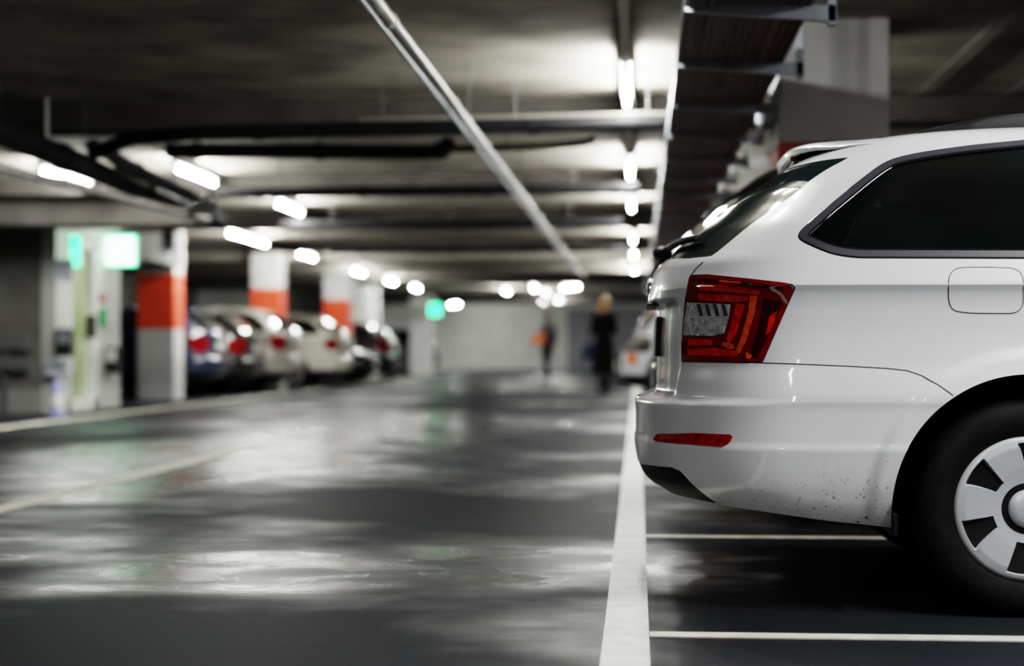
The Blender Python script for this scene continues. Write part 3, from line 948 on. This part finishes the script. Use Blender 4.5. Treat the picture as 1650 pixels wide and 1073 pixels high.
# exit signs
def exit_sign(label, c, w_, h_, m, ticks=True):
    s_ = thing('exit_sign', label, 'sign', c)
    MB().cbox((-w_/2-.015, 0, -h_/2-.015), (w_/2+.015, .09, h_/2+.015), .01).build('sign_housing', M_house, s_, 30)
    f_ = MB().cbox((-w_/2, -.012, -h_/2), (w_/2, .0, h_/2), .006).build('lit_face', m, s_, 30)
    if ticks:                       # running figure and arrow
        g = MB()
        g.ball((-.05, -.014, .11), .028, (1, .12, 1), 12, 6)
        for a, b in (((-.055, .075), (-.08, -.01)), ((-.055, .065), (-.005, .03)), ((-.06, .065), (-.115, .05)), ((-.08, -.01), (-.03, -.045)), ((-.03, -.045), (-.035, -.11)), ((-.08, -.01), (-.10, -.06)), ((-.10, -.06), (-.15, -.065))):
            g.tube([(a[0], -.014, a[1]), (b[0], -.014, b[1])], .012, 6)
        g.prism([(.05, .02), (.10, .02), (.10, .05), (.155, 0), (.10, -.05), (.10, -.02), (.05, -.02)], -.016, -.0125, 'XZ')
        MB().cbox((-w_*.43, -.0125, -h_*.43), (w_*.43, -.0122, h_*.43), .00005).build('lit_panel', M_signw, f_)
        g.build('pictogram', M_green, f_)
    MB().tube([(0, .045, h_/2), (0, .045, min(ZC-c[2], h_/2+.25))], .012, 8).build('hanger', M_pipew, s_)
    return s_
p = P(194, 404, 22.6); exit_sign('large white and green lit exit sign above the lobby pier', p, .42, .40, M_green)
p = P(119, 405, 21.2); exit_sign('narrow green lit exit sign above the glass lobby door', p, .15, .38, M_green, False)
p = P(195, 357, 22.9); s_ = thing('green_lamp', 'small green glowing lamp under the beam above the exit sign', 'lamp', p)  # added glowing box, stands in for the sign's reflection on the beam
MB().cbox((-.17, 0, -.06), (.17, .1, .09), .02).build('lamp_housing', M_house, s_, 30)
MB().cbox((-.16, -.02, -.07), (.16, .08, -.04), .01).build('lamp_cover', M_green, s_, 30)
p = P(701, 499, 53); exit_sign('distant small green lit exit sign beside the white column', p, .35, .35, M_green, False)
# things at the lobby portal
def wallbox(name, label, cat, c, sz, m, extra=None):
    t = thing(name, label, cat, c)
    x, y, z = sz
    MB().cbox((-x/2, -y/2, -z/2), (x/2, y/2, z/2), .012).build('housing', m, t, 30)
    MB().cbox((-x*.36, -y/2-.012, -z*.05), (x*.36, -y/2, z*.40), .006).build('cover_plate', extra or M_steel, t, 30)
    return t
p = P(100, 552, 20.5); p.y = 20.122; wallbox('ticket_terminal', 'dark wall terminal with grey lower box at the lobby corner', 'terminal', p, (.20, .16, .34), M_plastic)
p = P(91, 593, 20.5); p.y = 20.122; wallbox('card_reader', 'pale grey box under the dark terminal at the lobby corner', 'card reader', p, (.30, .16, .20), mat('pale_box', (.50, .52, .58), .4))
p = P(183, 580, 22.6); p.x = -7.063; wallbox('intercom_box', 'dark intercom box at waist height beside the black doorway', 'intercom', p, (.20, .18, .36), M_plastic, M_house)
p = P(101, 435, 20.6); p.y = 20.186; wallbox('notice_panel', 'pale notice panel high on the lobby corner', 'notice', p, (.26, .03, .27), mat('notice_white', (.7, .72, .8), .4), mat('notice_grey', (.5, .52, .6), .4))
p = P(180, 512, 22.3); p.x = -7.108; wallbox('first_aid_sign', 'small green safety plate on the white lobby pier', 'sign', p, (.11, .03, .26), mat('safety_green', (.02, .30, .10), .4), mat('safety_green2', (.03, .35, .14), .4))
p = P(178, 479, 22.3); p.x = -7.103; wallbox('fire_alarm', 'small red alarm button above the green plate', 'alarm', p, (.12, .05, .12), mat('alarm_red', (.55, .10, .08), .4), M_house)
p = P(92, 640, 20.1); b_ = thing('bollard', 'short blue white bollard at the foot of the lobby corner', 'bollard', (p.x, p.y, 0))
MB().lathe([(.11, 0), (.11, .03), (.075, .05), (.075, .38), (.06, .42), (.0005, .43)], 24, 'Z').build('post', mat('bollard_blue', (.32, .34, .60), .4), b_, 40)
MB().lathe([(.078, .10), (.078, .26)], 24, 'Z').build('white_band', M_linew, b_, 40)
# white partition behind the far cars on the left, darker rear wall with pipes nearer
struct(MB().box((-12.9, 47.5, 0), (-7.4, 47.7, ZC)), 'wall_partition', M_wallw)
struct(MB().box((-7.75, 44.5, 0), (-7.55, 47.5, ZC)), 'wall_partition_side', M_wall)
struct(MB().box((-12.95, 33.6, 0), (-12.7, 47.5, ZC)), 'wall_stalls', M_wallg)
struct(MB().box((-12.9, 26.5, 1.95), (-12.6, 33.0, 2.12)), 'trim_2', M_wall)
# extra lit box, hung from the ceiling on the right
p0, p1 = P(1166, 270, 16.2), P(1252, 312, 16.2)
vb = thing('ventilation_box', 'white ventilation box hanging behind the nearest column', 'ventilation box', ((p0.x+p1.x)/2, p0.y, p1.z))
hw = (p1.x-p0.x)/2; hh = p0.z-p1.z
MB().cbox((-hw+.03, 0, .05), (hw, .6, hh), .015).build('casing', M_wallw, vb, 30)
MB().cbox((-hw-.03, -.03, 0), (hw, .63, .055), .01).build('bottom_flange', M_wallw, vb, 30)
for sx in (-.6, .6): MB().tube([(hw*sx, .3, hh), (hw*sx, .3, ZC-p1.z)], .012, 8).build('hanger_rod', M_steel, vb)

# ------------------------------------------------------------------ fluorescent lamps
def lamp_mesh(parent, L=1.5):
    MB().cbox((-.035, -L/2-.04, .045), (.035, L/2+.04, .134), .008).build('housing', M_house, parent, 30)
    for s in (-1, 1):
        MB().cbox((-.022, s*(L/2+.005)-.014, -.02), (.022, s*(L/2+.005)+.014, .05), .005).build('lamp_holder', M_house, parent, 30)
    MB().tube([(0, -L/2, 0), (0, L/2, 0)], .0165, 12).build('tube', M_tube, parent, 60)
    return parent
LAMPS = []
proto = None
def lamp(label, x, y, z=2.575, rz=0, group=None):
    global proto
    if proto is None:
        proto = lamp_mesh(thing('ceiling_tube_lamp', label, 'ceiling lamp', (x, y, z), rz, group)); o = proto
    else:
        o = copy_tree(proto); o.location = (x, y, z); o.rotation_euler = (0, 0, rz); tag(o, label, None, group)
    return o
ordn = ['nearest', 'second', 'third', 'fourth', 'fifth', 'sixth']
for k, Y in enumerate((11.5, 16.65, 20.65, 26.85, 31.35, 37.3)):
    lamp('lit tube lamp in the row beside the cable tray, %s of that row' % (ordn[k] if k == 0 else ordn[k]+' away'), -.08, Y, group='tube lamps beside the cable tray')
p = P(315, 281, 17.3); lamp('lit tube lamp by the joint of the black drain pipes', p.x, p.y)
p = P(465, 333, 21.2); lamp('lit tube lamp alone between the two lamp rows', p.x, p.y)
rowB = [(a, b, 4914/(565-b)) for a, b in ((105, 286), (385, 379), (412, 387), (493, 411), (577, 437), (629, 452), (669, 463))]
for k, (a, b, D) in enumerate(rowB):
    p = P(a, b, D)
    lamp(['lit tube lamp over the grey lobby wall', 'lit tube lamp behind the drain pipe near the red column', 'lit tube lamp in front of the second red column', 'lit tube lamp past the second red column', 'lit tube lamp over the cream car', 'lit tube lamp past the third red column', 'lit tube lamp at the far white column'][k], p.x, p.y, group='tube lamps over the parked cars')
far = [(860, 463, 0, 'far lit tube lamp above the person with the orange bag'), (880, 471, 0, 'far lit tube lamp just behind the one above the orange bag'), (920, 462, 1, 'far lit tube lamp lying across the lane'),
       (733, 490, 1, 'far lit tube lamp lying across, beside the distant green sign'), (900, 483, 0, 'far lit tube lamp pointing along the lane near the end wall'), (872, 486, 0, 'farthest lit tube lamp before the end wall'), (815, 468, 0, 'far lit tube lamp alone over the middle of the lane')]
for a, b, r, lb in far:
    p = P(a, b, 4914/(565-b)); lamp(lb, p.x, p.y, 2.575, PI/2*r*.22, group='far tube lamps')
# area lights: unseen bay lamps near the camera, plus added fills along the garage
for x, y, e in ((-.1, 1.2, 30), (-.1, -3.9, 60), (2.1, 3.7, 112), (3.4, 6.3, 60), (2.2, 13.6, 70), (-5.7, -1.0, 25), (-4.3, 6.3, 45), (3.6, 1.0, 25), (3.2, 20, 25), (3.2, 32, 25), (-9, 30, 12), (-9.5, 37, 15), (-9.5, 50, 60), (-3, 62, 80), (2.5, 46, 30)):
    l = bpy.data.lights.new('bay_light', 'AREA'); l.shape = 'RECTANGLE'; l.size = .12; l.size_y = 1.5; l.energy = e; l.color = (1, 1, .98)
    lo = bpy.data.objects.new('bay_light', l); COL.objects.link(lo); lo.location = (x, y, 2.60)
for y in (5.9, 6.4, 6.9):            # the tube of the bay just above the frame
    l = bpy.data.lights.new('bay_light', 'POINT'); l.shadow_soft_size = .05; l.energy = 38; l.color = (1, 1, .98)
    lo = bpy.data.objects.new('bay_light', l); COL.objects.link(lo); lo.location = (-.08, y, 2.54)
# trunking that feeds the lamps by the tray
tr = thing('lighting_trunking', 'pale lighting trunking on the ceiling in line with the tube lamps', 'trunking', (-.08, 0, ZC-.05))
ys = [-4] + [v for Y in (11.5, 16.65, 20.65, 26.85, 31.35, 37.3) for v in (Y-.80, Y+.80)] + [40]
for a, b in zip(ys[::2], ys[1::2]):
    MB().cbox((-.03, a, 0), (.03, b, .046), .005).build('channel', M_pipew, tr, 30)
# ------------------------------------------------------------------ cable tray
TX0, TX1, TZ = .205, .765, 2.30
tray = thing('cable_tray', 'long perforated cable tray hung below the ceiling beside the lamps', 'cable tray', (TX0, 0, TZ))
TW = TX1-TX0
MB().cbox((0, -3, 0), (.006, 46, .075), .001).build('side_rail', M_steel, tray, 30)
MB().cbox((TW-.006, -3, 0), (TW, 46, .075), .001).build('side_rail', M_steel, tray, 30)
MB().box((0, -3, -.002), (TW, 46, .002)).build('tray_bed', M_traybed, tray)
for k in range(14):
    x = .035+.5*k/13+random.uniform(-.01, .01)
    MB().tube([(x+random.uniform(-.006, .006), y, -.006) for y in np.linspace(-3, 46, 50)], random.choice([.006, .009, .012]), 6).build('cable', M_cabler if k in (9, 11) else M_cable, tray, 60)
for k in range(18):
    y = 7.42+1.45*(k-3)
    MB().rings([[(0, y-.02, -.030), (0, y+.02, -.030), (0, y+.02, -.012), (0, y-.02, -.012)], [(TW+.10, y-.02, -.085), (TW+.10, y+.02, -.085), (TW+.10, y+.02, -.012), (TW+.10, y-.02, -.012)]]).build('support_arm', M_steel, tray, 30)
    MB().cbox((TW+.06, y-.02, -.10), (TW+.10, y+.02, ZC-TZ), .004).build('support_post', M_steel, tray, 30)
# ------------------------------------------------------------------ pipes
def pipe(name, label, cat, path, r, m, rods=(), clamps=(), mr=None, fit=None):
    t = thing(name, label, cat, path[0])
    o = Vector(path[0])
    pts = [Vector(q)-o for q in path]
    MB().tube(pts, r, 16).build('pipe_run', m, t, 60)
    L_ = [(pts[i+1]-pts[i]).length for i in range(len(pts)-1)]; tot = sum(L_)
    def at(f):
        d = f*tot
        for i, l in enumerate(L_):
            if d <= l or i == len(L_)-1: return pts[i]+(pts[i+1]-pts[i])*(d/l), (pts[i+1]-pts[i]).normalized()
            d -= l
    for f in rods:
        p_, d_ = at(f)
        q = p_.copy(); q.z = ZC-o.z
        MB().tube([p_, q], mr or .006, 8).build('hanger_rod', M_pipew if mr else M_walld, t)
    for f in clamps:
        p_, d_ = at(f)
        MB().tube([p_-d_*.04, p_+d_*.04], r*1.18, 16).build('pipe_collar', fit or m, t, 40)
    return t
a, b = P(603, -10, 7.15), P(942, 450, 35)
pipe('sprinkler_pipe', 'long pale sprinkler pipe running away above the lane', 'pipe', [(a.x, a.y-4, 2.275), (a.x, a.y, 2.275), (b.x, b.y, 2.275)], .032, M_pipew, (.25, .4, .6, .8), (.14, .22, .4, .6, .8))
pipe('thin_conduit', 'thin dark conduit just left of the sprinkler pipe', 'conduit', [(a.x-.10, 6.0, 2.33), (a.x-.10, 34, 2.33)], .012, M_steel, (), (.2,))
a, b = P(1095, 196, 12.25), P(330, 214, 12.4)
c = P(215, 222, 12.5); d = P(150, 247, 12.9)
pipe('drain_pipe', 'black drain pipe crossing the lane just past the nearest lamp', 'pipe', [(a.x+1.5, a.y, a.z+.02), a, b, c, d], .055, M_pipeb, (.3, .6), (.3, .42, .75))
a, b = P(1085, 184, 12.0), P(573, 189, 12.0)
pipe('thin_pipe', 'thin pale conduit crossing the lane just above the black pipe', 'conduit', [(a.x, 12.02, a.z), (b.x, 12.02, b.z)], .015, M_pipeg, (.08, .5), (.1, .9))
a, b = P(700, 244, 14.2), P(268, 243, 14.2)
pipe('drain_branch', 'short black drain pipe with an elbow ending over the lane', 'pipe', [P(722, 232, 13.9), P(716, 241, 14.0), P(700, 245, 14.2), b], .065, M_pipeb, (.5,), (.08, .5, .9))
pipe('thin_black_pipe', 'thin black pipe continuing from the elbow towards the lamps', 'pipe', [P(722, 240, 14.3), P(880, 235, 14.3), P(945, 229, 14.3), P(958, 223, 14.3)], .03, M_pipeb, (.4,))
# pipes under the further beams
for (Y, z, x0, x1, lb) in ((16.9, 2.41, -4.3, 0.0, 'black pipe crossing under the ceiling, with pale clips'), (21.4, 2.42, -4.6, -.2, 'dark pipe crossing under the ceiling past the clipped one'), (27.0, 2.42, -5.0, -.2, 'dark pipe crossing under the ceiling, farthest of the three')):
    pipe('cross_pipe', lb, 'pipe', [(x1, Y, z), (x0, Y, z-.02)], .055, M_pipeb, (.15, .5, .85), (.05, .35, .65, .9), fit=M_pipeb)
# big drain pipes along the lane at the upper left
a = Vector((-4.42, 9.0, 2.36)); b = Vector((-4.66, 18.4, 2.22))
pipe('main_drain', 'thick black drain pipe along the lane, near edge of the photo', 'pipe', [a+Vector((.05, -9, .12)), a, b], .095, M_pipeb, (.62, .68, .8), (.55, .7, .83, .97), .016)
pipe('upper_drain', 'second black drain pipe above and beside the thick one', 'pipe', [P(150, 236, 13.1), P(240, 285, 14.7), P(300, 312, 16.0), P(344, 334, 17.2)], .06, M_pipeb, (.6,), (.3, .7, .95))
pipe('cable_conduit', 'pale conduit hanging below the thick black drain pipe', 'conduit', [P(-40, 262, 10.3), P(90, 292, 12.2), P(230, 327, 14.6), P(335, 353, 15.4)], .035, M_pipew, (.5,), (.4, .7))
pipe('side_conduit', 'pale short conduit turning off near the pipe joint', 'conduit', [P(302, 340, 14.75), P(352, 331, 14.75)], .05, M_pipew, (.3, .8))
# board joints / conduits on the ceiling right of the column
for x, lb in ((2.08, 'pale thin conduit on the ceiling right of the nearest column'), (2.75, 'pale thin conduit on the ceiling, outermost on the right')):
    pipe('ceiling_conduit', lb, 'conduit', [(x, 2.0, ZC-.014), (x, 8.2, ZC-.014), (x, 13.0, ZC-.014)], .007, M_walld, (), (.3, .5, .7))
for (a, b, lb) in ((858, 391, 'small pale junction box on the ceiling over the lane'), (757, 396, 'small pale junction box beside the other one on the ceiling')):
    p = P(a, b, 5160/(565-b)); p.z = ZC-.062; wallbox('ceiling_junction_box', lb, 'junction box', p, (.26, .14, .12), M_house)

# ------------------------------------------------------------------ parked cars
M_navy = M_paint('navy_paint', (.012, .018, .045)); M_black = M_paint('black_paint', (.008, .008, .009)); M_champ = M_paint('silver_beige_paint', (.42, .40, .36))
M_cream = M_paint('cream_paint', (.62, .60, .52)); M_redp = M_paint('red_paint', (.35, .02, .02)); M_grey = M_paint('grey_paint', (.16, .17, .18)); M_char = M_paint('charcoal_paint', (.03, .032, .035))
G = 'cars parked along the far side'
simple_car('hatchback', 'dark blue hatchback partly behind the nearest red column', M_navy, (-6.92, 27.7, 0), PI, 4.2, 1.74, 1.50)
simple_car('parked_car', 'black car between the dark blue hatchback and the silver one', M_black, (-6.72, 29.52, 0), PI, 4.3, 1.74, 1.45)
simple_car('parked_car', 'silver beige estate car in front of the second red column', M_champ, (-6.38, 31.38, 0), PI, 4.5, 1.78, 1.56)
simple_car('parked_car', 'cream hatchback just past the second red column', M_cream, (-6.05, 34.9, 0), PI, 4.3, 1.78, 1.52)
simple_car('parked_car', 'black car with bright headlights facing out before the third red column', M_black, (-5.90-4.4, 37.6, 0), 0, 4.4, 1.78, 1.42)
simple_car('parked_car', 'dark car with red tail light in front of the white partition', M_black, (-6.15, 42.6, 0), PI, 4.4, 1.8, 1.50)
simple_car('parked_car', 'small charcoal car with red tail light beyond the white column', M_char, (-6.95, 58.5, 0), PI, 4.2, 1.75, 1.5)
simple_car('parked_car', 'black tall car right behind the white estate, only its top edge showing', M_black, (.07, 8.38, 0), 0, 4.5, 1.85, 1.69)
simple_car('parked_car', 'white car facing out with orange lamp behind the estate', M_whitec, (-.33+4.4, 25.3, 0), PI, 4.4, 1.80, 1.74, indicator=True)
simple_car('parked_car', 'grey car with red tail light beside the white one facing out', M_grey, (-.08, 27.4, 0), 0, 4.4, 1.80, 1.56)
simple_car('parked_van', 'tall red car beyond the grey one', M_redp, (.0, 29.42, 0), 0, 4.4, 1.82, 1.74, .6)

# ------------------------------------------------------------------ two people far down the lane
M_skin = mat('skin', (.55, .34, .25), .5)
def cap(mb, p, q, r1, r2, n=14):
    p, q = Vector(p), Vector(q); d = q-p; L = d.length; d = d/L if L > 1e-6 else Vector((0, 0, 1))
    pts, rs = [], []
    for k in range(5):
        a = PI/2*(1-k/4); pts.append(p-d*r1*math.sin(a)); rs.append(max(r1*math.cos(a), 1e-4))
    for k in range(1, 5): pts.append(p.lerp(q, k/5)); rs.append(r1+(r2-r1)*k/5)
    for k in range(5):
        a = PI/2*k/4; pts.append(q+d*r2*math.sin(a)); rs.append(max(r2*math.cos(a), 1e-4))
    up = Vector((0, 1, 0)) if abs(d.y) < .9 else Vector((1, 0, 0))
    a_ = d.cross(up).normalized(); b_ = d.cross(a_)
    mb.rings([[c+(a_*math.cos(2*PI*j/n)+b_*math.sin(2*PI*j/n))*r for j in range(n)] for c, r in zip(pts, rs)])
    return mb
def fuse(mb, name, m, parent, voxel=.008, it=5):
    o = mb.build(name, m, None)
    md = o.modifiers.new('r', 'REMESH'); md.mode = 'VOXEL'; md.voxel_size = voxel
    sm = o.modifiers.new('s', 'SMOOTH'); sm.factor = .5; sm.iterations = it
    dg = bpy.context.evaluated_depsgraph_get(); dg.update()
    me = bpy.data.meshes.new_from_object(o.evaluated_get(dg)); old = o.data
    o.modifiers.clear(); o.data = me; bpy.data.meshes.remove(old); me.name = name; o.name = name
    me.polygons.foreach_set('use_smooth', [True]*len(me.polygons)); o.parent = parent
    return o
def hand(mb, w, d, side, s, curl=.5):
    """palm and five separate, bent fingers; w wrist, d direction of the forearm"""
    d = Vector(d).normalized(); fw = Vector((0, 1, 0)); n = d.cross(fw).normalized()*side; fw = n.cross(d).normalized()*side
    if fw.y < 0: fw = -fw
    inn = Vector((-side, 0, 0)); inn = (inn-d*inn.dot(d)).normalized()
    pc = w+d*.05*s
    for k in range(4): cap(mb, w+fw*(.010*(k-1.5))*s, pc+d*.045*s+fw*(.022*(k-1.5))*s, .017*s, .0115*s)
    for k, L in enumerate((.068, .080, .074, .058)):
        b0 = pc+d*.045*s+fw*(.022*(1.5-k))*s; dd = d
        for j in range(3):
            dd = (dd+inn*curl*(.35+.25*j)).normalized(); b1 = b0+dd*L*s*(.45, .32, .23)[j]
            cap(mb, b0, b1, .0092*s-.0006*j, .0086*s-.0007*j, 10); b0 = b1
    t0 = w+d*.03*s+fw*.022*s; td = (d*.6+fw*.75+inn*.35).normalized(); t1 = t0+td*.040*s; t2 = t1+(d*.8+fw*.3+inn*.45).normalized()*.032*s
    cap(mb, t0, t1, .0125*s, .0105*s, 10); cap(mb, t1, t2, .0100*s, .0085*s, 10)
def person(label, loc, rz, H, J, parts):
    s = H/1.72
    root = thing('person', label, 'person', loc, rz)
    V_ = lambda k: Vector(J[k])*s
    mb = MB()
    hc = V_('head')
    mb.ball(hc+Vector((0, .005, .015))*s, .098*s, (.80, .96, 1.18), 24, 16)
    mb.ball(hc+Vector((0, .025, -.055))*s, .062*s, (.88, 1.0, 1.0), 18, 12)
    cap(mb, hc+Vector((0, .090, .0))*s, hc+Vector((0, .106, -.028))*s, .009*s, .014*s, 10)      # nose
    for sd in (-1, 1): mb.ball(hc+Vector((sd*.080, -.005, -.005))*s, .026*s, (.35, .7, 1.15), 12, 8)
    cap(mb, V_('neck')-Vector((0, .0, .05))*s, hc+Vector((0, -.01, -.06))*s, .056*s, .050*s)
    cap(mb, V_('chest'), V_('belly'), .125*s, .112*s, 20); cap(mb, V_('belly'), V_('pelvis'), .112*s, .125*s, 20)
    for sd, nm in ((-1, 'l'), (1, 'r')):
        sh, el, wr = V_('sh'+nm), V_('el'+nm), V_('wr'+nm)
        cap(mb, V_('neck')-Vector((0, 0, .04))*s, sh, .055*s, .052*s); cap(mb, V_('chest'), sh, .10*s, .052*s)
        cap(mb, sh, el, .048*s, .037*s); cap(mb, el, wr, .037*s, .025*s)
        hand(mb, wr, wr-el, sd, s, .9 if nm in J['grip'] else .45)
        hp, kn, an = V_('hp'+nm), V_('kn'+nm), V_('an'+nm)
        cap(mb, V_('pelvis'), hp, .115*s, .088*s); cap(mb, hp, kn, .085*s, .053*s); cap(mb, kn, an, .054*s, .036*s)
        cap(mb, an-Vector((0, .03, .035))*s, an+Vector((0, .13, -.05))*s, .036*s, .028*s)
    fuse(mb, 'body', M_skin, root, .007*s, 4)
    e = MB()
    for sd in (-1, 1): e.ball(hc+Vector((sd*.031, .086, .008))*s, .0125*s, (1.15, .7, .8), 12, 8)
    e.build('eyes', mat('eye_dark', (.05, .04, .035), .2), root, 60)
    MB().ball(hc+Vector((0, .082, -.060))*s, .021*s, (1.2, .5, .35), 14, 8).build('lips', mat('lip_tone', (.45, .17, .15), .4), root, 60)
    for nm, m, fn in parts:
        q = MB(); fn(q, V_, s); fuse(q, nm, m, root, .009*s, 6)
    return root
# the woman in the long black coat, walking away with a dark blue bag
JW = dict(head=(0, .03, 1.585), neck=(0, .0, 1.44), chest=(0, 0, 1.27), belly=(0, 0, 1.08), pelvis=(0, 0, .94),
          shl=(-.175, 0, 1.385), ell=(-.215, -.03, 1.10), wrl=(-.16, .20, 1.13), shr=(.175, 0, 1.385), elr=(.205, .02, 1.10), wrr=(.15, .22, 1.10),
          hpl=(-.09, 0, .90), knl=(-.09, .10, .49), anl=(-.09, .20, .09), hpr=(.09, 0, .90), knr=(.09, -.03, .49), anr=(.09, -.22, .12), grip=('l',))
def coat(q, V_, s):
    cap(q, V_('chest')+Vector((0, 0, .07))*s, V_('belly'), .140*s, .128*s, 22)
    cap(q, V_('belly'), V_('pelvis')-Vector((0, 0, .05))*s, .130*s, .155*s, 22)
    q.rings([[(r*s*math.cos(2*PI*k/28), .85*r*s*math.sin(2*PI*k/28)+.0*s, z*s) for k in range(28)] for z, r in ((1.05, .135), (.90, .175), (.70, .195), (.50, .21), (.34, .225))])
    for nm in 'lr':
        cap(q, V_('chest')+Vector((0, 0, .09))*s, V_('sh'+nm), .128*s, .070*s)
        cap(q, V_('sh'+nm), V_('el'+nm), .068*s, .055*s); cap(q, V_('el'+nm), V_('wr'+nm)*.85+V_('el'+nm)*.15, .055*s, .044*s)
    cap(q, V_('neck')-Vector((0, 0, .06))*s, V_('neck')-Vector((0, 0, .0))*s, .080*s, .070*s)
def legs(r1=.090, r2=.062, r3=.052):
    def f(q, V_, s):
        cap(q, V_('pelvis')+Vector((0, 0, .05))*s, V_('pelvis'), .132*s, .132*s, 20)
        for nm in 'lr':
            cap(q, V_('pelvis'), V_('hp'+nm), .125*s, .10*s)
            cap(q, V_('hp'+nm), V_('kn'+nm), r1*s, r2*s); cap(q, V_('kn'+nm), V_('an'+nm), r2*s, r3*s)
    return f
def shoes(nm, h=.0):
    def f(q, V_, s):
        an = V_('an'+nm)
        cap(q, an-Vector((0, .035, .045))*s, an+Vector((0, .13, -.052))*s, .042*s, .034*s)
        cap(q, an-Vector((0, .02, .04))*s, an+Vector((0, -.01, .02+h))*s, .045*s, .050*s)
    return f
def hair(long):
    def f(q, V_, s):
        hc = V_('head')
        q.ball(hc+Vector((0, -.016, .035))*s, .106*s, (.86, .98, 1.10), 24, 16)
        if long:
            cap(q, hc+Vector((-.05, -.06, .0))*s, hc+Vector((-.06, -.075, -.19))*s, .055*s, .040*s)
            cap(q, hc+Vector((.05, -.06, .0))*s, hc+Vector((.06, -.075, -.19))*s, .055*s, .040*s)
            cap(q, hc+Vector((0, -.075, .0))*s, hc+Vector((0, -.085, -.21))*s, .060*s, .045*s)
        else:
            q.ball(hc+Vector((0, -.035, .0))*s, .092*s, (.88, .95, 1.0), 20, 12)
    return f
M_coat = mat('black_wool', (.006, .006, .007), .9, noise=(60, .3), spec=.1); M_trous = mat('dark_trousers', (.008, .010, .013), .9, noise=(60, .3), spec=.1)
M_hair = mat('light_brown_hair', (.30, .18, .08), .5, noise=(40, .2)); M_hair2 = mat('dark_blond_hair', (.16, .08, .04), .5, noise=(40, .2))
M_top = mat('grey_jacket', (.15, .15, .16), .8, noise=(40, .3)); M_shoew = mat('white_shoes', (.75, .75, .73), .5); M_shoeb = mat('black_boots', (.012, .012, .012), .4)
p = PG(973, 634)
person('person in a long black coat with light brown hair, walking away along the lane', (p.x, p.y, 0), -.55, 1.76, JW,
       [('coat', M_coat, coat), ('trousers', M_trous, legs(.085, .058, .05)), ('boot', M_shoeb, shoes('l', .16)), ('boot', M_shoeb, shoes('r', .16)), ('hair', M_hair, hair(True))])
# person with the orange bag
JM = dict(head=(0, .03, 1.585), neck=(0, .0, 1.44), chest=(0, 0, 1.27), belly=(0, 0, 1.08), pelvis=(0, 0, .94),
          shl=(-.185, 0, 1.385), ell=(-.235, -.04, 1.12), wrl=(-.24, .06, .90), shr=(.185, 0, 1.385), elr=(.21, .06, 1.12), wrr=(.05, .27, 1.26),
          hpl=(-.09, 0, .90), knl=(-.095, .10, .49), anl=(-.095, .16, .09), hpr=(.09, 0, .90), knr=(.09, -.02, .49), anr=(.09, -.17, .105), grip=('r',))
def jacket(q, V_, s):
    cap(q, V_('chest')+Vector((0, 0, .07))*s, V_('belly'), .142*s, .130*s, 22); cap(q, V_('belly'), V_('pelvis')+Vector((0, 0, .02))*s, .130*s, .142*s, 22)
    for nm in 'lr':
        cap(q, V_('chest')+Vector((0, 0, .09))*s, V_('sh'+nm), .128*s, .070*s)
        cap(q, V_('sh'+nm), V_('el'+nm), .070*s, .060*s); cap(q, V_('el'+nm), V_('wr'+nm)*.9+V_('el'+nm)*.1, .060*s, .044*s)
    cap(q, V_('neck')-Vector((0, 0, .06))*s, V_('neck')-Vector((0, 0, .01))*s, .078*s, .066*s)
p2 = PG(882, 612)
person('person in a grey jacket and dark trousers carrying an orange bag', (p2.x, p2.y, 0), 2.5, 1.76, JM,
       [('jacket', M_top, jacket), ('trousers', M_trous, legs()), ('shoe', M_shoew, shoes('l')), ('shoe', M_shoew, shoes('r')), ('hair', M_hair2, hair(False))])
# bags: held, so things of their own
def bag(label, hold, rz, m, w_=.40, h_=.30, d_=.14, z1=-.20):
    t = thing('handbag', label, 'bag', hold, rz)
    R = [[(x*w_/2*k, y*d_/2*k2, z) for x, y in ((-1, -.6), (-.8, -1), (.8, -1), (1, -.6), (1, .6), (.8, 1), (-.8, 1), (-1, .6))] for z, k, k2 in ((z1-h_, .92, .85), (z1-h_+.03, 1.0, 1.0), (z1-h_*.45, 1.0, 1.05), (z1-.03, .90, .62), (z1, .86, .40))]
    MB().rings(R).build('pouch', m, t, 50)
    for y in (-.02, .02):
        MB().tube([(-w_*.24, y*1.2, z1-.02), (-w_*.20, y, z1*.5), (-w_*.08, y*.4, -.012), (0, y*.3, 0), (w_*.08, y*.4, -.012), (w_*.20, y, z1*.5), (w_*.24, y*1.2, z1-.02)], .008, 8).build('handle', m, t, 60)
    return t
def wpt(base, rz, v, s):
    c, s_ = math.cos(rz), math.sin(rz); return Vector((base.x+(v[0]*c-v[1]*s_)*s, base.y+(v[0]*s_+v[1]*c)*s, v[2]*s))
h1 = wpt(p, -.55, (-.275, .05, 1.085), 1.76/1.72)
bag('dark blue handbag held by the person in the black coat', h1, -.55+1.2, mat('blue_leather', (.020, .028, .085), .5), .40, .30, .15)
h2 = wpt(p2, 2.5, (-.03, .385, 1.262), 1.76/1.72)
b2 = bag('orange bag carried by the person in the grey jacket', h2+Vector((0, 0, .0)), 2.5, mat('orange_leather', (.80, .22, .08), .5), .46, .28, .16, -.07)


# ------------------------------------------------------------------ world and view
w = bpy.data.worlds.new('world'); SC.world = w; w.use_nodes = True
w.node_tree.nodes['Background'].inputs[0].default_value = (.75, .85, .9, 1)
w.node_tree.nodes['Background'].inputs[1].default_value = .02
SC.view_settings.view_transform = 'Filmic'
SC.view_settings.look = 'High Contrast'
SC.view_settings.exposure = 0.0
SC.cycles.use_denoising = True
SC.cycles.max_bounces = 8
SC.cycles.sample_clamp_indirect = 6.0
SC.cycles.sample_clamp_direct = 0
